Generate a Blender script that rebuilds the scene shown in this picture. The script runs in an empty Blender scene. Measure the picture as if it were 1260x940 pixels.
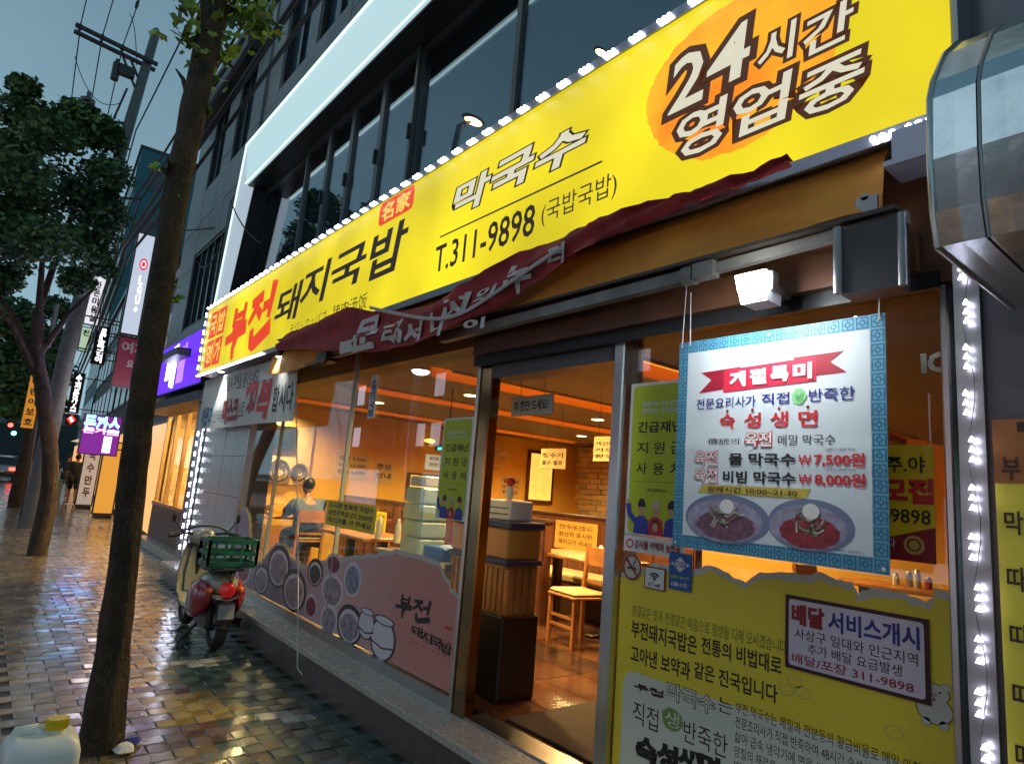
import bpy, math, random
from mathutils import Vector, Matrix, Euler, noise
random.seed(7)
PI = math.pi
SC = bpy.context.scene
COL = SC.collection
V = Vector

# ------------------------------------------------------------------ camera
CAM = V((0.0, 0.0, 1.6))
FPX, YAW, PIT, ROL = 794.4, .8992, .1695, .0801          # focal length in photo pixels (1260 wide), radians
_f = V((-math.sin(YAW)*math.cos(PIT), math.cos(YAW)*math.cos(PIT), math.sin(PIT)))
_r0 = V((math.cos(YAW), math.sin(YAW), 0)); _u0 = _r0.cross(_f)
_R = _r0*math.cos(ROL) + _u0*math.sin(ROL); _U = _u0*math.cos(ROL) - _r0*math.sin(ROL)
cd = bpy.data.cameras.new('camera'); cam = bpy.data.objects.new('camera', cd); COL.objects.link(cam)
cam.matrix_world = Matrix(((_R.x, _U.x, -_f.x, CAM.x), (_R.y, _U.y, -_f.y, CAM.y), (_R.z, _U.z, -_f.z, CAM.z), (0, 0, 0, 1)))
cd.sensor_width = 36; cd.lens = 36*FPX/1260; cd.clip_start = .05; cd.clip_end = 2000
SC.camera = cam

# ------------------------------------------------------------------ sky, sun, exposure
SUN_EL, SUN_ROT = math.radians(4), math.radians(200)
w = bpy.data.worlds.new('World'); SC.world = w; w.use_nodes = True
nt = w.node_tree; nt.nodes.clear()
sky = nt.nodes.new('ShaderNodeTexSky'); sky.sky_type = 'NISHITA'; sky.sun_disc = False
sky.sun_elevation = SUN_EL; sky.sun_rotation = SUN_ROT; sky.air_density = 2.0; sky.dust_density = 3; sky.ozone_density = 4
tc = nt.nodes.new('ShaderNodeTexCoord'); sep = nt.nodes.new('ShaderNodeSeparateXYZ')
nt.links.new(tc.outputs['Generated'], sep.inputs[0])
ramp = nt.nodes.new('ShaderNodeValToRGB'); ramp.color_ramp.elements[0].position = 0.0; ramp.color_ramp.elements[1].position = .8
ramp.color_ramp.elements[0].color = (.30, .47, .56, 1); ramp.color_ramp.elements[1].color = (.080, .170, .235, 1)
nt.links.new(sep.outputs['Z'], ramp.inputs[0])
ns = nt.nodes.new('ShaderNodeTexNoise'); ns.inputs['Scale'].default_value = 2.2; ns.inputs['Detail'].default_value = 5
nt.links.new(tc.outputs['Generated'], ns.inputs['Vector'])
mr = nt.nodes.new('ShaderNodeMapRange'); mr.inputs[3].default_value = .68; mr.inputs[4].default_value = 1.30
nt.links.new(ns.outputs[0], mr.inputs[0])
vm = nt.nodes.new('ShaderNodeVectorMath'); vm.operation = 'SCALE'
nt.links.new(ramp.outputs[0], vm.inputs[0]); nt.links.new(mr.outputs[0], vm.inputs['Scale'])
b1 = nt.nodes.new('ShaderNodeBackground'); b1.inputs[1].default_value = .05
b2 = nt.nodes.new('ShaderNodeBackground'); b2.inputs[1].default_value = .92
ad = nt.nodes.new('ShaderNodeMixShader'); ad.inputs[0].default_value = .92
nt.links.new(sky.outputs[0], b1.inputs[0]); nt.links.new(vm.outputs[0], b2.inputs[0])
nt.links.new(b1.outputs[0], ad.inputs[1]); nt.links.new(b2.outputs[0], ad.inputs[2])
ow = nt.nodes.new('ShaderNodeOutputWorld'); nt.links.new(ad.outputs[0], ow.inputs[0])
sl = bpy.data.lights.new('sun', 'SUN'); sl.energy = .05; sl.angle = math.radians(20); sl.color = (.75, .9, 1)
so = bpy.data.objects.new('sun', sl); so.rotation_euler = (math.radians(55), 0, math.radians(-20)); COL.objects.link(so)
SC.view_settings.view_transform = 'Standard'; SC.view_settings.look = 'None'; SC.view_settings.exposure = .38; SC.view_settings.gamma = 1
SC.cycles.max_bounces = 10; SC.cycles.transparent_max_bounces = 24; SC.cycles.sample_clamp_indirect = 4
SC.cycles.use_denoising = True

# ------------------------------------------------------------------ measuring helpers (photo pixel -> point on a real plane)
def ray(x, y): return _R*((x-630)/FPX) + _U*((470-y)/FPX) + _f
def onY(x, y, Y): r = ray(x, y); return CAM + r*(Y/r.y)
def onZ(x, y, z): r = ray(x, y); return CAM + r*((z-1.6)/r.z)
def onX(x, y, X): r = ray(x, y); return CAM + r*(X/r.x)
def wr(Y, xl, yt, xr, yb):
    a = onY(xl, yt, Y); b = onY(xr, yb, Y); return a.x, b.z, b.x, a.z     # X0,Z0,X1,Z1

# ------------------------------------------------------------------ materials
MATS = {}
def mat(name, col=(.5, .5, .5), rough=.5, metal=0, var=0, scale=8, bump=0, emit=None, es=1, spec=.5, coat=0, bscale=None, rvar=0, alpha=1):
    if name in MATS: return MATS[name]
    m = bpy.data.materials.new(name); m.use_nodes = True; MATS[name] = m
    t = m.node_tree; p = t.nodes['Principled BSDF']
    p.inputs['Base Color'].default_value = (*col, 1); p.inputs['Roughness'].default_value = rough; p.inputs['Metallic'].default_value = metal
    p.inputs['Specular IOR Level'].default_value = spec; p.inputs['Coat Weight'].default_value = coat; p.inputs['Coat Roughness'].default_value = .13
    p.inputs['Alpha'].default_value = alpha
    if var or bump or rvar:
        c = t.nodes.new('ShaderNodeTexCoord'); n = t.nodes.new('ShaderNodeTexNoise')
        n.inputs['Scale'].default_value = scale; n.inputs['Detail'].default_value = 6
        t.links.new(c.outputs['Object'], n.inputs['Vector'])
        if var:
            mx = t.nodes.new('ShaderNodeMixRGB')
            mx.inputs[1].default_value = (*[max(0, v*(1-var)) for v in col], 1); mx.inputs[2].default_value = (*[min(1, v*(1+var)) for v in col], 1)
            cr = t.nodes.new('ShaderNodeValToRGB'); cr.color_ramp.elements[0].position = .32; cr.color_ramp.elements[1].position = .68
            t.links.new(n.outputs[0], cr.inputs[0]); t.links.new(cr.outputs[0], mx.inputs[0]); t.links.new(mx.outputs[0], p.inputs['Base Color'])
        if rvar:
            r_ = t.nodes.new('ShaderNodeMapRange'); r_.inputs[1].default_value = .3; r_.inputs[2].default_value = .7
            r_.inputs[3].default_value = max(.02, rough-rvar); r_.inputs[4].default_value = rough+rvar
            n3 = t.nodes.new('ShaderNodeTexNoise'); n3.inputs['Scale'].default_value = scale*.6; n3.inputs['Detail'].default_value = 3
            t.links.new(c.outputs['Object'], n3.inputs['Vector']); t.links.new(n3.outputs[0], r_.inputs[0]); t.links.new(r_.outputs[0], p.inputs['Roughness'])
        if bump:
            n2 = t.nodes.new('ShaderNodeTexNoise'); n2.inputs['Scale'].default_value = bscale or scale*5; n2.inputs['Detail'].default_value = 4
            t.links.new(c.outputs['Object'], n2.inputs['Vector'])
            b = t.nodes.new('ShaderNodeBump'); b.inputs['Strength'].default_value = bump; b.inputs['Distance'].default_value = .01
            t.links.new(n2.outputs[0], b.inputs['Height']); t.links.new(b.outputs[0], p.inputs['Normal'])
    if emit:
        p.inputs['Emission Color'].default_value = (*emit, 1); p.inputs['Emission Strength'].default_value = es
    return m
def glow(name, col, es): return mat(name, (.02, .02, .02), .5, emit=col, es=es)
def glass(name, tint=(.9, .95, .95), ior=1.5, rough=.0, dirt=0):
    if name in MATS: return MATS[name]
    m = bpy.data.materials.new(name); m.use_nodes = True; MATS[name] = m; t = m.node_tree; t.nodes.clear()
    tr = t.nodes.new('ShaderNodeBsdfTransparent'); tr.inputs[0].default_value = (*tint, 1)
    gl = t.nodes.new('ShaderNodeBsdfGlossy'); gl.inputs[0].default_value = (.95, .97, 1, 1); gl.inputs['Roughness'].default_value = rough
    lw = t.nodes.new('ShaderNodeLayerWeight'); lw.inputs[0].default_value = .5                 # Schlick: f0 + (1-f0)*(1-cos)^5
    pw_ = t.nodes.new('ShaderNodeMath'); pw_.operation = 'POWER'; pw_.inputs[1].default_value = 5; t.links.new(lw.outputs['Facing'], pw_.inputs[0])
    f0 = ((ior-1)/(ior+1))**2
    fr = t.nodes.new('ShaderNodeMath'); fr.operation = 'MULTIPLY_ADD'; fr.inputs[1].default_value = 1-f0; fr.inputs[2].default_value = f0; t.links.new(pw_.outputs[0], fr.inputs[0])
    mx = t.nodes.new('ShaderNodeMixShader'); o = t.nodes.new('ShaderNodeOutputMaterial')
    t.links.new(fr.outputs[0], mx.inputs[0]); t.links.new(tr.outputs[0], mx.inputs[1]); t.links.new(gl.outputs[0], mx.inputs[2])
    if dirt:
        df = t.nodes.new('ShaderNodeBsdfDiffuse'); df.inputs[0].default_value = (.6, .62, .6, 1)
        m2 = t.nodes.new('ShaderNodeMixShader'); c = t.nodes.new('ShaderNodeTexCoord'); n = t.nodes.new('ShaderNodeTexNoise'); n.inputs['Scale'].default_value = 3
        n.inputs['Detail'].default_value = 6; t.links.new(c.outputs['Object'], n.inputs['Vector'])
        q = t.nodes.new('ShaderNodeMapRange'); q.inputs[1].default_value = .35; q.inputs[2].default_value = .8; q.inputs[3].default_value = dirt*.3; q.inputs[4].default_value = dirt
        t.links.new(n.outputs[0], q.inputs[0]); t.links.new(q.outputs[0], m2.inputs[0]); t.links.new(mx.outputs[0], m2.inputs[1]); t.links.new(df.outputs[0], m2.inputs[2])
        t.links.new(m2.outputs[0], o.inputs[0])
    else: t.links.new(mx.outputs[0], o.inputs[0])
    return m
WHITE = mat('white_paint', (.78, .78, .76), .45, var=.05)
BLACK = mat('black_plastic', (.015, .015, .016), .4)
BLK = mat('black_print', (.012, .012, .012), .5)
DARK = mat('dark_metal', (.04, .04, .042), .4, metal=.4, var=.2)
STEEL = mat('brushed_steel', (.55, .55, .54), .28, metal=1, var=.12, scale=4, bump=.05)
ALU = mat('grey_aluminium', (.35, .36, .37), .38, metal=.8, var=.12, scale=3)
RUST = mat('worn_grey_paint', (.22, .22, .22), .5, var=.3, scale=6, bump=.1)
REDP = mat('red_print', (.62, .02, .03), .5); MAROON = mat('maroon_print', (.28, .015, .02), .5)
NAVY = mat('navy_print', (.03, .03, .22), .5); GREENP = mat('green_print', (.1, .4, .12), .5)

# ------------------------------------------------------------------ mesh builder
class MB:
    def __init__(s): s.v = []; s.f = []; s.m = []; s.sm = []
    def add(s, vs, fs, m=0, smooth=False):
        o = len(s.v); s.v += [tuple(p) for p in vs]
        for f in fs: s.f.append([i+o for i in f]); s.m.append(m); s.sm.append(smooth)
        return s
    def box(s, a, b, m=0):
        x0, y0, z0 = [min(a[i], b[i]) for i in range(3)]; x1, y1, z1 = [max(a[i], b[i]) for i in range(3)]
        return s.add([(x0, y0, z0), (x1, y0, z0), (x1, y1, z0), (x0, y1, z0), (x0, y0, z1), (x1, y0, z1), (x1, y1, z1), (x0, y1, z1)],
                     [(0, 3, 2, 1), (4, 5, 6, 7), (0, 1, 5, 4), (1, 2, 6, 5), (2, 3, 7, 6), (3, 0, 4, 7)], m)
    def cbox(s, a, b, c=.01, m=0):                       # box with chamfered vertical and top edges
        x0, y0, z0 = [min(a[i], b[i]) for i in range(3)]; x1, y1, z1 = [max(a[i], b[i]) for i in range(3)]
        r = lambda d, z: [(x0+d+c, y0+d, z), (x1-d-c, y0+d, z), (x1-d, y0+d+c, z), (x1-d, y1-d-c, z), (x1-d-c, y1-d, z), (x0+d+c, y1-d, z), (x0+d, y1-d-c, z), (x0+d, y0+d+c, z)]
        return s.rings([r(c, z0), r(0, z0+c), r(0, z1-c), r(c, z1)], m=m, smooth=False)
    def rings(s, R, cap=True, m=0, smooth=True):
        n = len(R[0]); vs = [p for r in R for p in r]; fs = []
        for i in range(len(R)-1):
            for j in range(n): k = (j+1) % n; fs.append((i*n+j, i*n+k, (i+1)*n+k, (i+1)*n+j))
        if cap and not smooth: fs += [tuple(range(n-1, -1, -1)), tuple((len(R)-1)*n+j for j in range(n))]
        s.add(vs, fs, m, smooth)
        if cap and smooth: s.add(list(R[0]), [tuple(range(n-1, -1, -1))], m); s.add(list(R[-1]), [tuple(range(n))], m)
        return s
    def tube(s, P, r, n=8, m=0, cap=True, smooth=True):
        P = [V(p) for p in P]
        if not isinstance(r, (list, tuple)): r = [r]*len(P)
        R = []; up = None
        for i, p in enumerate(P):
            d = (P[min(i+1, len(P)-1)]-P[max(i-1, 0)]).normalized()
            if up is None: up = V((0, 0, 1)) if abs(d.z) < .9 else V((1, 0, 0))
            a = d.cross(up).normalized(); b = a.cross(d).normalized(); up = b
            R.append([p + (a*math.cos(2*PI*j/n) + b*math.sin(2*PI*j/n))*-r[i] for j in range(n)])
        return s.rings(R, cap, m, smooth)
    def bar(s, a, b, w, h, m=0):                         # rectangular bar from a to b
        a = V(a); b = V(b); d = (b-a).normalized(); up = V((0, 0, 1)) if abs(d.z) < .95 else V((0, 1, 0))
        x = d.cross(up).normalized()*w/2; y = x.cross(d).normalized()*h/2
        return s.rings([[p-x-y, p+x-y, p+x+y, p-x+y] for p in (a, b)], m=m, smooth=False)
    def ell(s, c, rx, ry, rz, n=14, k=8, m=0):
        R = []
        for i in range(k+1):
            t = PI*(i/k)*.98+.01*PI
            R.append([(c[0]+rx*math.sin(t)*math.cos(2*PI*j/n), c[1]+ry*math.sin(t)*math.sin(2*PI*j/n), c[2]-rz*math.cos(t)) for j in range(n)])
        return s.rings(R, m=m)
    def cyl(s, c, r, h, n=20, m=0, ax='z', r2=None):
        r2 = r if r2 is None else r2; R = []
        for t, rr in ((0, r), (h, r2)):
            ring = []
            for j in range(n):
                a = 2*PI*j/n; u, q = rr*math.cos(a), rr*math.sin(a)
                ring.append({'z': (c[0]+u, c[1]+q, c[2]+t), 'x': (c[0]+t, c[1]+u, c[2]+q), 'y': (c[0]+q, c[1]+t, c[2]+u)}[ax])
            R.append(ring)
        return s.rings(R, m=m)
    def torus(s, c, R, r, ax='y', n=24, k=8, m=0, a0=0, a1=2*PI):
        P = []
        for i in range(n+1):
            a = a0+(a1-a0)*i/n; u, q = R*math.cos(a), R*math.sin(a)
            P.append({'z': (c[0]+u, c[1]+q, c[2]), 'x': (c[0], c[1]+u, c[2]+q), 'y': (c[0]+u, c[1], c[2]+q)}[ax])
        return s.tube(P, r, k, m)
    def poly(s, P, d, m=0):                              # prism: 3-D outline pushed by d
        P = [V(p) for p in P]; d = V(d); n = len(P)
        return s.add(P+[p+d for p in P], [tuple(range(n)), tuple(range(2*n-1, n-1, -1))]+[(j, j+n, (j+1) % n+n, (j+1) % n) for j in range(n)], m)
    def build(s, name, mats, parent=None, local=False):
        me = bpy.data.meshes.new(name); off = V((0, 0, 0))
        if parent and not local:
            q = parent
            while q: off += q.location; q = q.parent
        me.from_pydata([(p[0]-off.x, p[1]-off.y, p[2]-off.z) for p in s.v], [], s.f)
        if not isinstance(mats, (list, tuple)): mats = [mats]
        for x in mats: me.materials.append(x)
        me.polygons.foreach_set('material_index', s.m); me.polygons.foreach_set('use_smooth', s.sm)
        me.update()
        o = bpy.data.objects.new(name, me); COL.objects.link(o)
        if parent: o.parent = parent
        return o
def tag(o, label=None, cat=None, group=None, kind=None):
    for k, v in (('label', label), ('category', cat), ('group', group), ('kind', kind)):
        if v: o[k] = v
    return o
def thing(name, label, cat, loc=(0, 0, 0), group=None, rz=0):
    o = bpy.data.objects.new(name, None); o.empty_display_size = .1; o.location = loc; o.rotation_euler.z = rz; COL.objects.link(o)
    return tag(o, label, cat, group)
def copy_tree(o, parent=None):
    c = o.copy(); COL.objects.link(c); c.parent = parent
    for ch in o.children: copy_tree(ch, c)
    return c
def inst(o, loc, rot=None, parent=None):
    c = o.copy(); c.location = loc
    if rot: c.rotation_euler = rot
    COL.objects.link(c)
    if parent: c.parent = parent
    return c

# ------------------------------------------------------------------ lettering
TC = {}
FC = bpy.data.curves.new('lettering', 'FONT'); FC.resolution_u = 2; FO = bpy.data.objects.new('lettering', FC)
def glyphs(s, off=0, shear=0):
    k = (s, off, shear)
    if k not in TC:
        FC.body = s; FC.offset = off; FC.shear = shear
        m = bpy.data.meshes.new_from_object(FO)
        vs = [v.co.copy() for v in m.vertices]; fs = [tuple(p.vertices) for p in m.polygons]
        bpy.data.meshes.remove(m)
        TC[k] = (vs, fs)
    return TC[k]
class Board:
    """a flat face: origin at its lower left, ex along it, up along Z; u right 0..1, v down 0..1"""
    def __init__(s, root, O, ex, W, H, curve=None):
        s.root = root; s.O = V(O); s.ex = V(ex); s.ez = V((0, 0, 1)); s.n = s.ex.cross(s.ez); s.W = W; s.H = H; s.k = 0; s.curve = curve
    def p(s, u, v, lay=0):
        x = u*s.W; z = (1-v)*s.H
        d = s.curve(x, z) if s.curve else 0
        return s.O + s.ex*x + s.ez*z + s.n*(lay*(.0015 if s.curve else .0012) + d)
    def mesh(s, name, uv, faces, m, lay): return MB().add([s.p(a, b, lay) for a, b in uv], faces).build(name, m, s.root)
    def rect(s, u0, v0, u1, v1, m, lay=1, name='printed_panel', r=0):
        if r:
            ru, rv = r/s.W, r/s.H; P = []
            for cx, cy, a0 in ((u1-ru, v1-rv, 0), (u0+ru, v1-rv, 90), (u0+ru, v0+rv, 180), (u1-ru, v0+rv, 270)):
                for i in range(5): a = math.radians(a0+i*22.5); P.append((cx+ru*math.cos(a), cy+rv*math.sin(a)))
            return s.poly(P, m, lay, name)
        return s.mesh(name, [(u0, v1), (u1, v1), (u1, v0), (u0, v0)], [(0, 1, 2, 3)], m, lay)
    def poly(s, P, m, lay=1, name='printed_shape'):
        A = sum(P[i][0]*P[(i+1) % len(P)][1]-P[(i+1) % len(P)][0]*P[i][1] for i in range(len(P)))
        if A > 0: P = P[::-1]
        return s.mesh(name, P, [tuple(range(len(P)))], m, lay)
    def disc(s, u, v, ru, rv, m, lay=1, name='printed_shape', n=24, jag=0):
        return s.poly([(u+ru*math.cos(2*PI*i/n)*(1+random.uniform(-jag, jag)), v+rv*math.sin(2*PI*i/n)*(1+random.uniform(-jag, jag))) for i in range(n)], m, lay, name)
    def ring(s, u, v, ru, rv, t, m, lay=1, name='printed_ring', n=28):
        P = [(u+ru*math.cos(2*PI*i/n), v+rv*math.sin(2*PI*i/n)) for i in range(n)] + [(u+ru*(1-t)*math.cos(2*PI*i/n), v+rv*(1-t)*math.sin(2*PI*i/n)) for i in range(n)]
        return s.mesh(name, P, [(i, n+i, n+(i+1) % n, (i+1) % n) for i in range(n)], m, lay)
    def line(s, P, w, m, lay=1, name='printed_line', w1=None):
        """stroke through u,v points; w in metres, tapering to w1"""
        w1 = w if w1 is None else w1; Q = [V((a*s.W, b*s.H)) for a, b in P]; L = []; R = []
        for i, q in enumerate(Q):
            d = (Q[min(i+1, len(Q)-1)]-Q[max(i-1, 0)]).normalized(); nn = V((-d.y, d.x))*(w+(w1-w)*i/max(1, len(Q)-1))/2
            L.append(((q+nn).x/s.W, (q+nn).y/s.H)); R.append(((q-nn).x/s.W, (q-nn).y/s.H))
        n = len(Q)
        return s.mesh(name, L+R, [(i, i+1, n+i+1, n+i) for i in range(n-1)], m, lay)
    def text(s, t, u0, v0, u1, v1, m, lay=2, off=0, shear=0, outline=None, oo=.05, slope=0):
        """text scaled to fill the box exactly; outline = material of a fatter copy behind"""
        base = glyphs(t, 0, shear)[0]; xs = [q.x for q in base]; ys = [q.y for q in base]
        x0, x1, y0, y1 = min(xs), max(xs), min(ys), max(ys)
        for o_, mm, l_ in ([(oo, outline, lay-.6)] if outline else []) + [(off, m, lay)]:
            vs, fs = glyphs(t, o_, shear)
            uv = [(u0+(q.x-x0)/(x1-x0)*(u1-u0), v1-(q.y-y0)/(y1-y0)*(v1-v0)+slope*((q.x-x0)/(x1-x0)-.5)) for q in vs]
            o = s.mesh('lettering', uv, fs, mm, l_)
        return o
    def uv(s, P):
        d = P-s.O; return d.dot(s.ex)/s.W, 1-d.z/s.H
def brush(B, strokes, box, m, lay, w):
    """brush lettering: strokes in a 0..1 box mapped to box(u0,v0,u1,v1) on board B, each (points, start width, end width)"""
    u0, v0, u1, v1 = box
    for k, (P, a, b) in enumerate(strokes):
        Q = []
        for i in range(len(P)-1):
            for t in (0, .33, .67): Q.append((P[i][0]+(P[i+1][0]-P[i][0])*t, P[i][1]+(P[i+1][1]-P[i][1])*t))
        Q.append(P[-1])
        B.line([(u0+x*(u1-u0), v0+y*(v1-v0)) for x, y in Q], w*a, m, lay+k*.15, 'brush_stroke', w*b)
BU = [([(.18, .02), (.16, .38)], 1, .9), ([(.40, 0), (.38, .36)], .8, 1), ([(.17, .2), (.38, .18)], .6, .6), ([(.15, .38), (.38, .36)], 1, .8),
      ([(.0, .60), (.3, .52), (.48, .46)], .8, 1.3), ([(.28, .54), (.22, .78), (.24, 1)], 1.3, .7)]
JEON = [([(.55, .12), (.78, .06)], .8, 1), ([(.70, .08), (.62, .3), (.52, .46)], 1.1, .5), ([(.66, .22), (.78, .42)], .7, 1), ([(.98, -.1), (.93, .5)], 1.3, .8), ([(.8, .28), (.94, .25)], .9, .7),
        ([(.62, .58), (.64, .84), (.7, .86), (1.0, .66)], 1, 1.3)]
JEONW = JEON
BUJEON = BU + JEONW

# ================================================================== SETTING
def bend(X): return .055*max(0, -X-14)
def curb(X): return .35+bend(X)
def fac(X): return (2.9 if X < -10.45 else 2.5)+bend(X)
M_ASPH = mat('wet_asphalt', (.035, .037, .04), .22, var=.3, scale=3, bump=.25, bscale=60, rvar=.12)
g = MB(); S = 900
g.add([(-S, -S, -.2), (S, -S, -.2), (S, S, -.2), (-S, S, -.2)], [(0, 1, 2, 3)])
tag(g.build('ground', mat('dark_ground', (.05, .05, .05), .6, var=.2)), kind='structure')
xs = [40, -14, -30, -60, -150]
rd = MB(); rd.add([(x, curb(x)-.12, -.13) for x in xs]+[(x, curb(x)-14, -.13) for x in xs], [(i+1, i+6, i+5, i) for i in range(4)])
tag(rd.build('road', M_ASPH), kind='structure')
mk = MB()
for x in range(0, 26):
    a = -5*x+10; mk.add([(a, curb(a)-7.0, -.126), (a-2.5, curb(a-2.5)-7.0, -.126), (a-2.5, curb(a-2.5)-7.15, -.126), (a, curb(a)-7.15, -.126)], [(0, 3, 2, 1)])
    if x % 2 == 0: mk.add([(a, curb(a)-3.5, -.126), (a-3, curb(a-3)-3.5, -.126), (a-3, curb(a-3)-3.62, -.126), (a, curb(a)-3.62, -.126)], [(0, 3, 2, 1)])
tag(mk.build('road_marking', mat('road_paint', (.6, .6, .56), .4, var=.2)), kind='structure')
# pavement slab with kerb; its pavers lie on it
M_GROUT = mat('wet_grout', (.03, .03, .028), .35, var=.2, scale=20)
pv = MB(); W_ = 5
n = len(xs)
pv.add([(x, curb(x), -.012) for x in xs]+[(x, fac(x)+1.2, -.012) for x in xs]+[(x, curb(x), -.15) for x in xs], [(i+1, i, n+i, n+i+1) for i in range(n-1)]+[(i, i+1, 2*n+i+1, 2*n+i) for i in range(n-1)])
pavement = tag(pv.build('pavement', M_GROUT), kind='structure')
kb = None
for i in range(44):
    x1 = 3-i*1.0; x0 = x1-.985
    m_ = MB().rings([[(x1, curb(x1)-.16, -.14), (x1, curb(x1), -.14), (x1, curb(x1), .004), (x1, curb(x1)-.14, .004), (x1, curb(x1)-.16, -.01)],
                     [(x0, curb(x0)-.16, -.14), (x0, curb(x0), -.14), (x0, curb(x0), .004), (x0, curb(x0)-.14, .004), (x0, curb(x0)-.16, -.01)]], smooth=False)
    m_.build('kerb_stone', mat('kerb_granite', (.22, .22, .21), .3, var=.25, scale=30), pavement)
PVC = {}
def paver_mat(k):
    c = {'grey': (.14, .125, .095), 'warm': (.20, .15, .07), 'pale': (.25, .21, .14), 'blue': (.11, .10, .09), 'green': (.022, .058, .048), 'green2': (.032, .072, .058), 'yellow': (.26, .2, .05),
         'red': (.095, .06, .05), 'white': (.42, .41, .38)}[k]
    m = mat('wet_paver_'+k, c, .27, var=.4, scale=9, bump=.55, bscale=12, rvar=.15, spec=1.0, coat=.75)
    return m
LX, LY = .125, .235
def paver_mesh(k):
    if k not in PVC:
        a, b, c = LX/2-.003, LY/2-.003, .005; m = MB()
        m.add([(-a, -b, -.012), (a, -b, -.012), (a, b, -.012), (-a, b, -.012), (-a, -b, -.004), (a, -b, -.004), (a, b, -.004), (-a, b, -.004),
               (-a+c, -b+c, 0), (a-c, -b+c, 0), (a-c, b-c, 0), (-a+c, b-c, 0)],
              [(0, 1, 5, 4), (1, 2, 6, 5), (2, 3, 7, 6), (3, 0, 4, 7), (4, 5, 9, 8), (5, 6, 10, 9), (6, 7, 11, 10), (7, 4, 8, 11), (8, 9, 10, 11)])
        me = bpy.data.meshes.new('paver'); me.from_pydata(m.v, [], m.f); me.materials.append(paver_mat(k)); PVC[k] = me
    return PVC[k]
def paver_kind(x, y):
    if -6.15 < x < -5.85 and 1.55 < y < 1.85: return 'white'
    if -4.6 < x < -4.35 and 1.72 < y < 2.0: return 'white'
    if -5.25 < x < -4.6 and 1.18 < y < 1.65: return 'yellow'
    if x > -7.9 and y > 1.36+.12*noise.noise(V((x*2, y, 0))): return random.choice(['green', 'green', 'green2', 'green', 'green2'] if y > 1.5 else ['green', 'green2', 'red', 'green2'])
    if -5.6 < x < -4.3 and 1.0 < y < 1.36: return random.choice(['red', 'red', 'grey'])
    q = noise.noise(V((x*.7, y*1.3, 3)))
    if q > .25: return random.choice(['warm', 'pale', 'grey'])
    return random.choice(['grey', 'grey', 'warm', 'blue', 'pale'])
cells = []; ix = 0; x = -2.2
while x > -42:
    off = (ix % 2)*LY/2; y = curb(x)+.06+off-LY/2
    while y < fac(x)-.28+(.1 if x < -10.4 else 0):
        if y > curb(x)+.03: cells.append((x, y))
        y += LY
    x -= LX; ix += 1
vis = [c for c in cells if c[0] < -3.15]
vis.sort(key=lambda c: (V((c[0], c[1], 0))-V((0, 0, 1.6))).length)
near = set(vis[:296])
stuff = MB(); smats = ['grey', 'warm', 'pale', 'blue', 'green', 'green2', 'yellow', 'red', 'white']
for c in cells:
    k = paver_kind(*c); rot = (random.gauss(0, .022), random.gauss(0, .016), random.gauss(0, .004)); dz = random.uniform(-.0025, .0015)
    if c in near:
        o = bpy.data.objects.new('paver', paver_mesh(k)); o.location = (c[0], c[1], dz); o.rotation_euler = rot; COL.objects.link(o); o.parent = pavement
    else:
        R = Euler(rot).to_matrix(); a, b = LX/2-.003, LY/2-.003; e = .005
        P = [(-a, -b, -.011), (a, -b, -.011), (a, b, -.011), (-a, b, -.011), (-a+e, -b+e, 0), (a-e, -b+e, 0), (a-e, b-e, 0), (-a+e, b-e, 0)]
        stuff.add([R @ V(p)+V((c[0], c[1], dz)) for p in P], [(0, 1, 5, 4), (1, 2, 6, 5), (2, 3, 7, 6), (3, 0, 4, 7), (4, 5, 6, 7)], smats.index(k))
tag(stuff.build('far_pavers', [paver_mat(k) for k in smats], pavement), kind='stuff')

# ================================================================== THE RESTAURANT BUILDING
M_CLAD = mat('slate_grey_cladding', (.24, .255, .265), .42, var=.18, scale=2.5, bump=.06)
M_CLAD2 = mat('concrete_panel', (.17, .18, .18), .5, var=.18, scale=2, bump=.08)
M_UGL = mat('dark_window_glass', (.02, .045, .07), .04, spec=1.0)
M_FRM = mat('dark_window_frame', (.035, .037, .04), .35, metal=.5)
M_BAND = glow('light_band_glow', (.45, .66, .70), .80)
M_BANDE = glow('light_band_edge', (.62, .86, .88), 1.25)
M_HEAD = mat('brown_painted_panel', (.18, .075, .035), .45, var=.25, scale=3)
bld = thing('restaurant_building', 'dark grey building with a glowing white band and the lit restaurant on its ground floor', 'building', (-5, 2.6, 0))
def P_(name, mb, m): return mb.build(name, m, bld)
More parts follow.
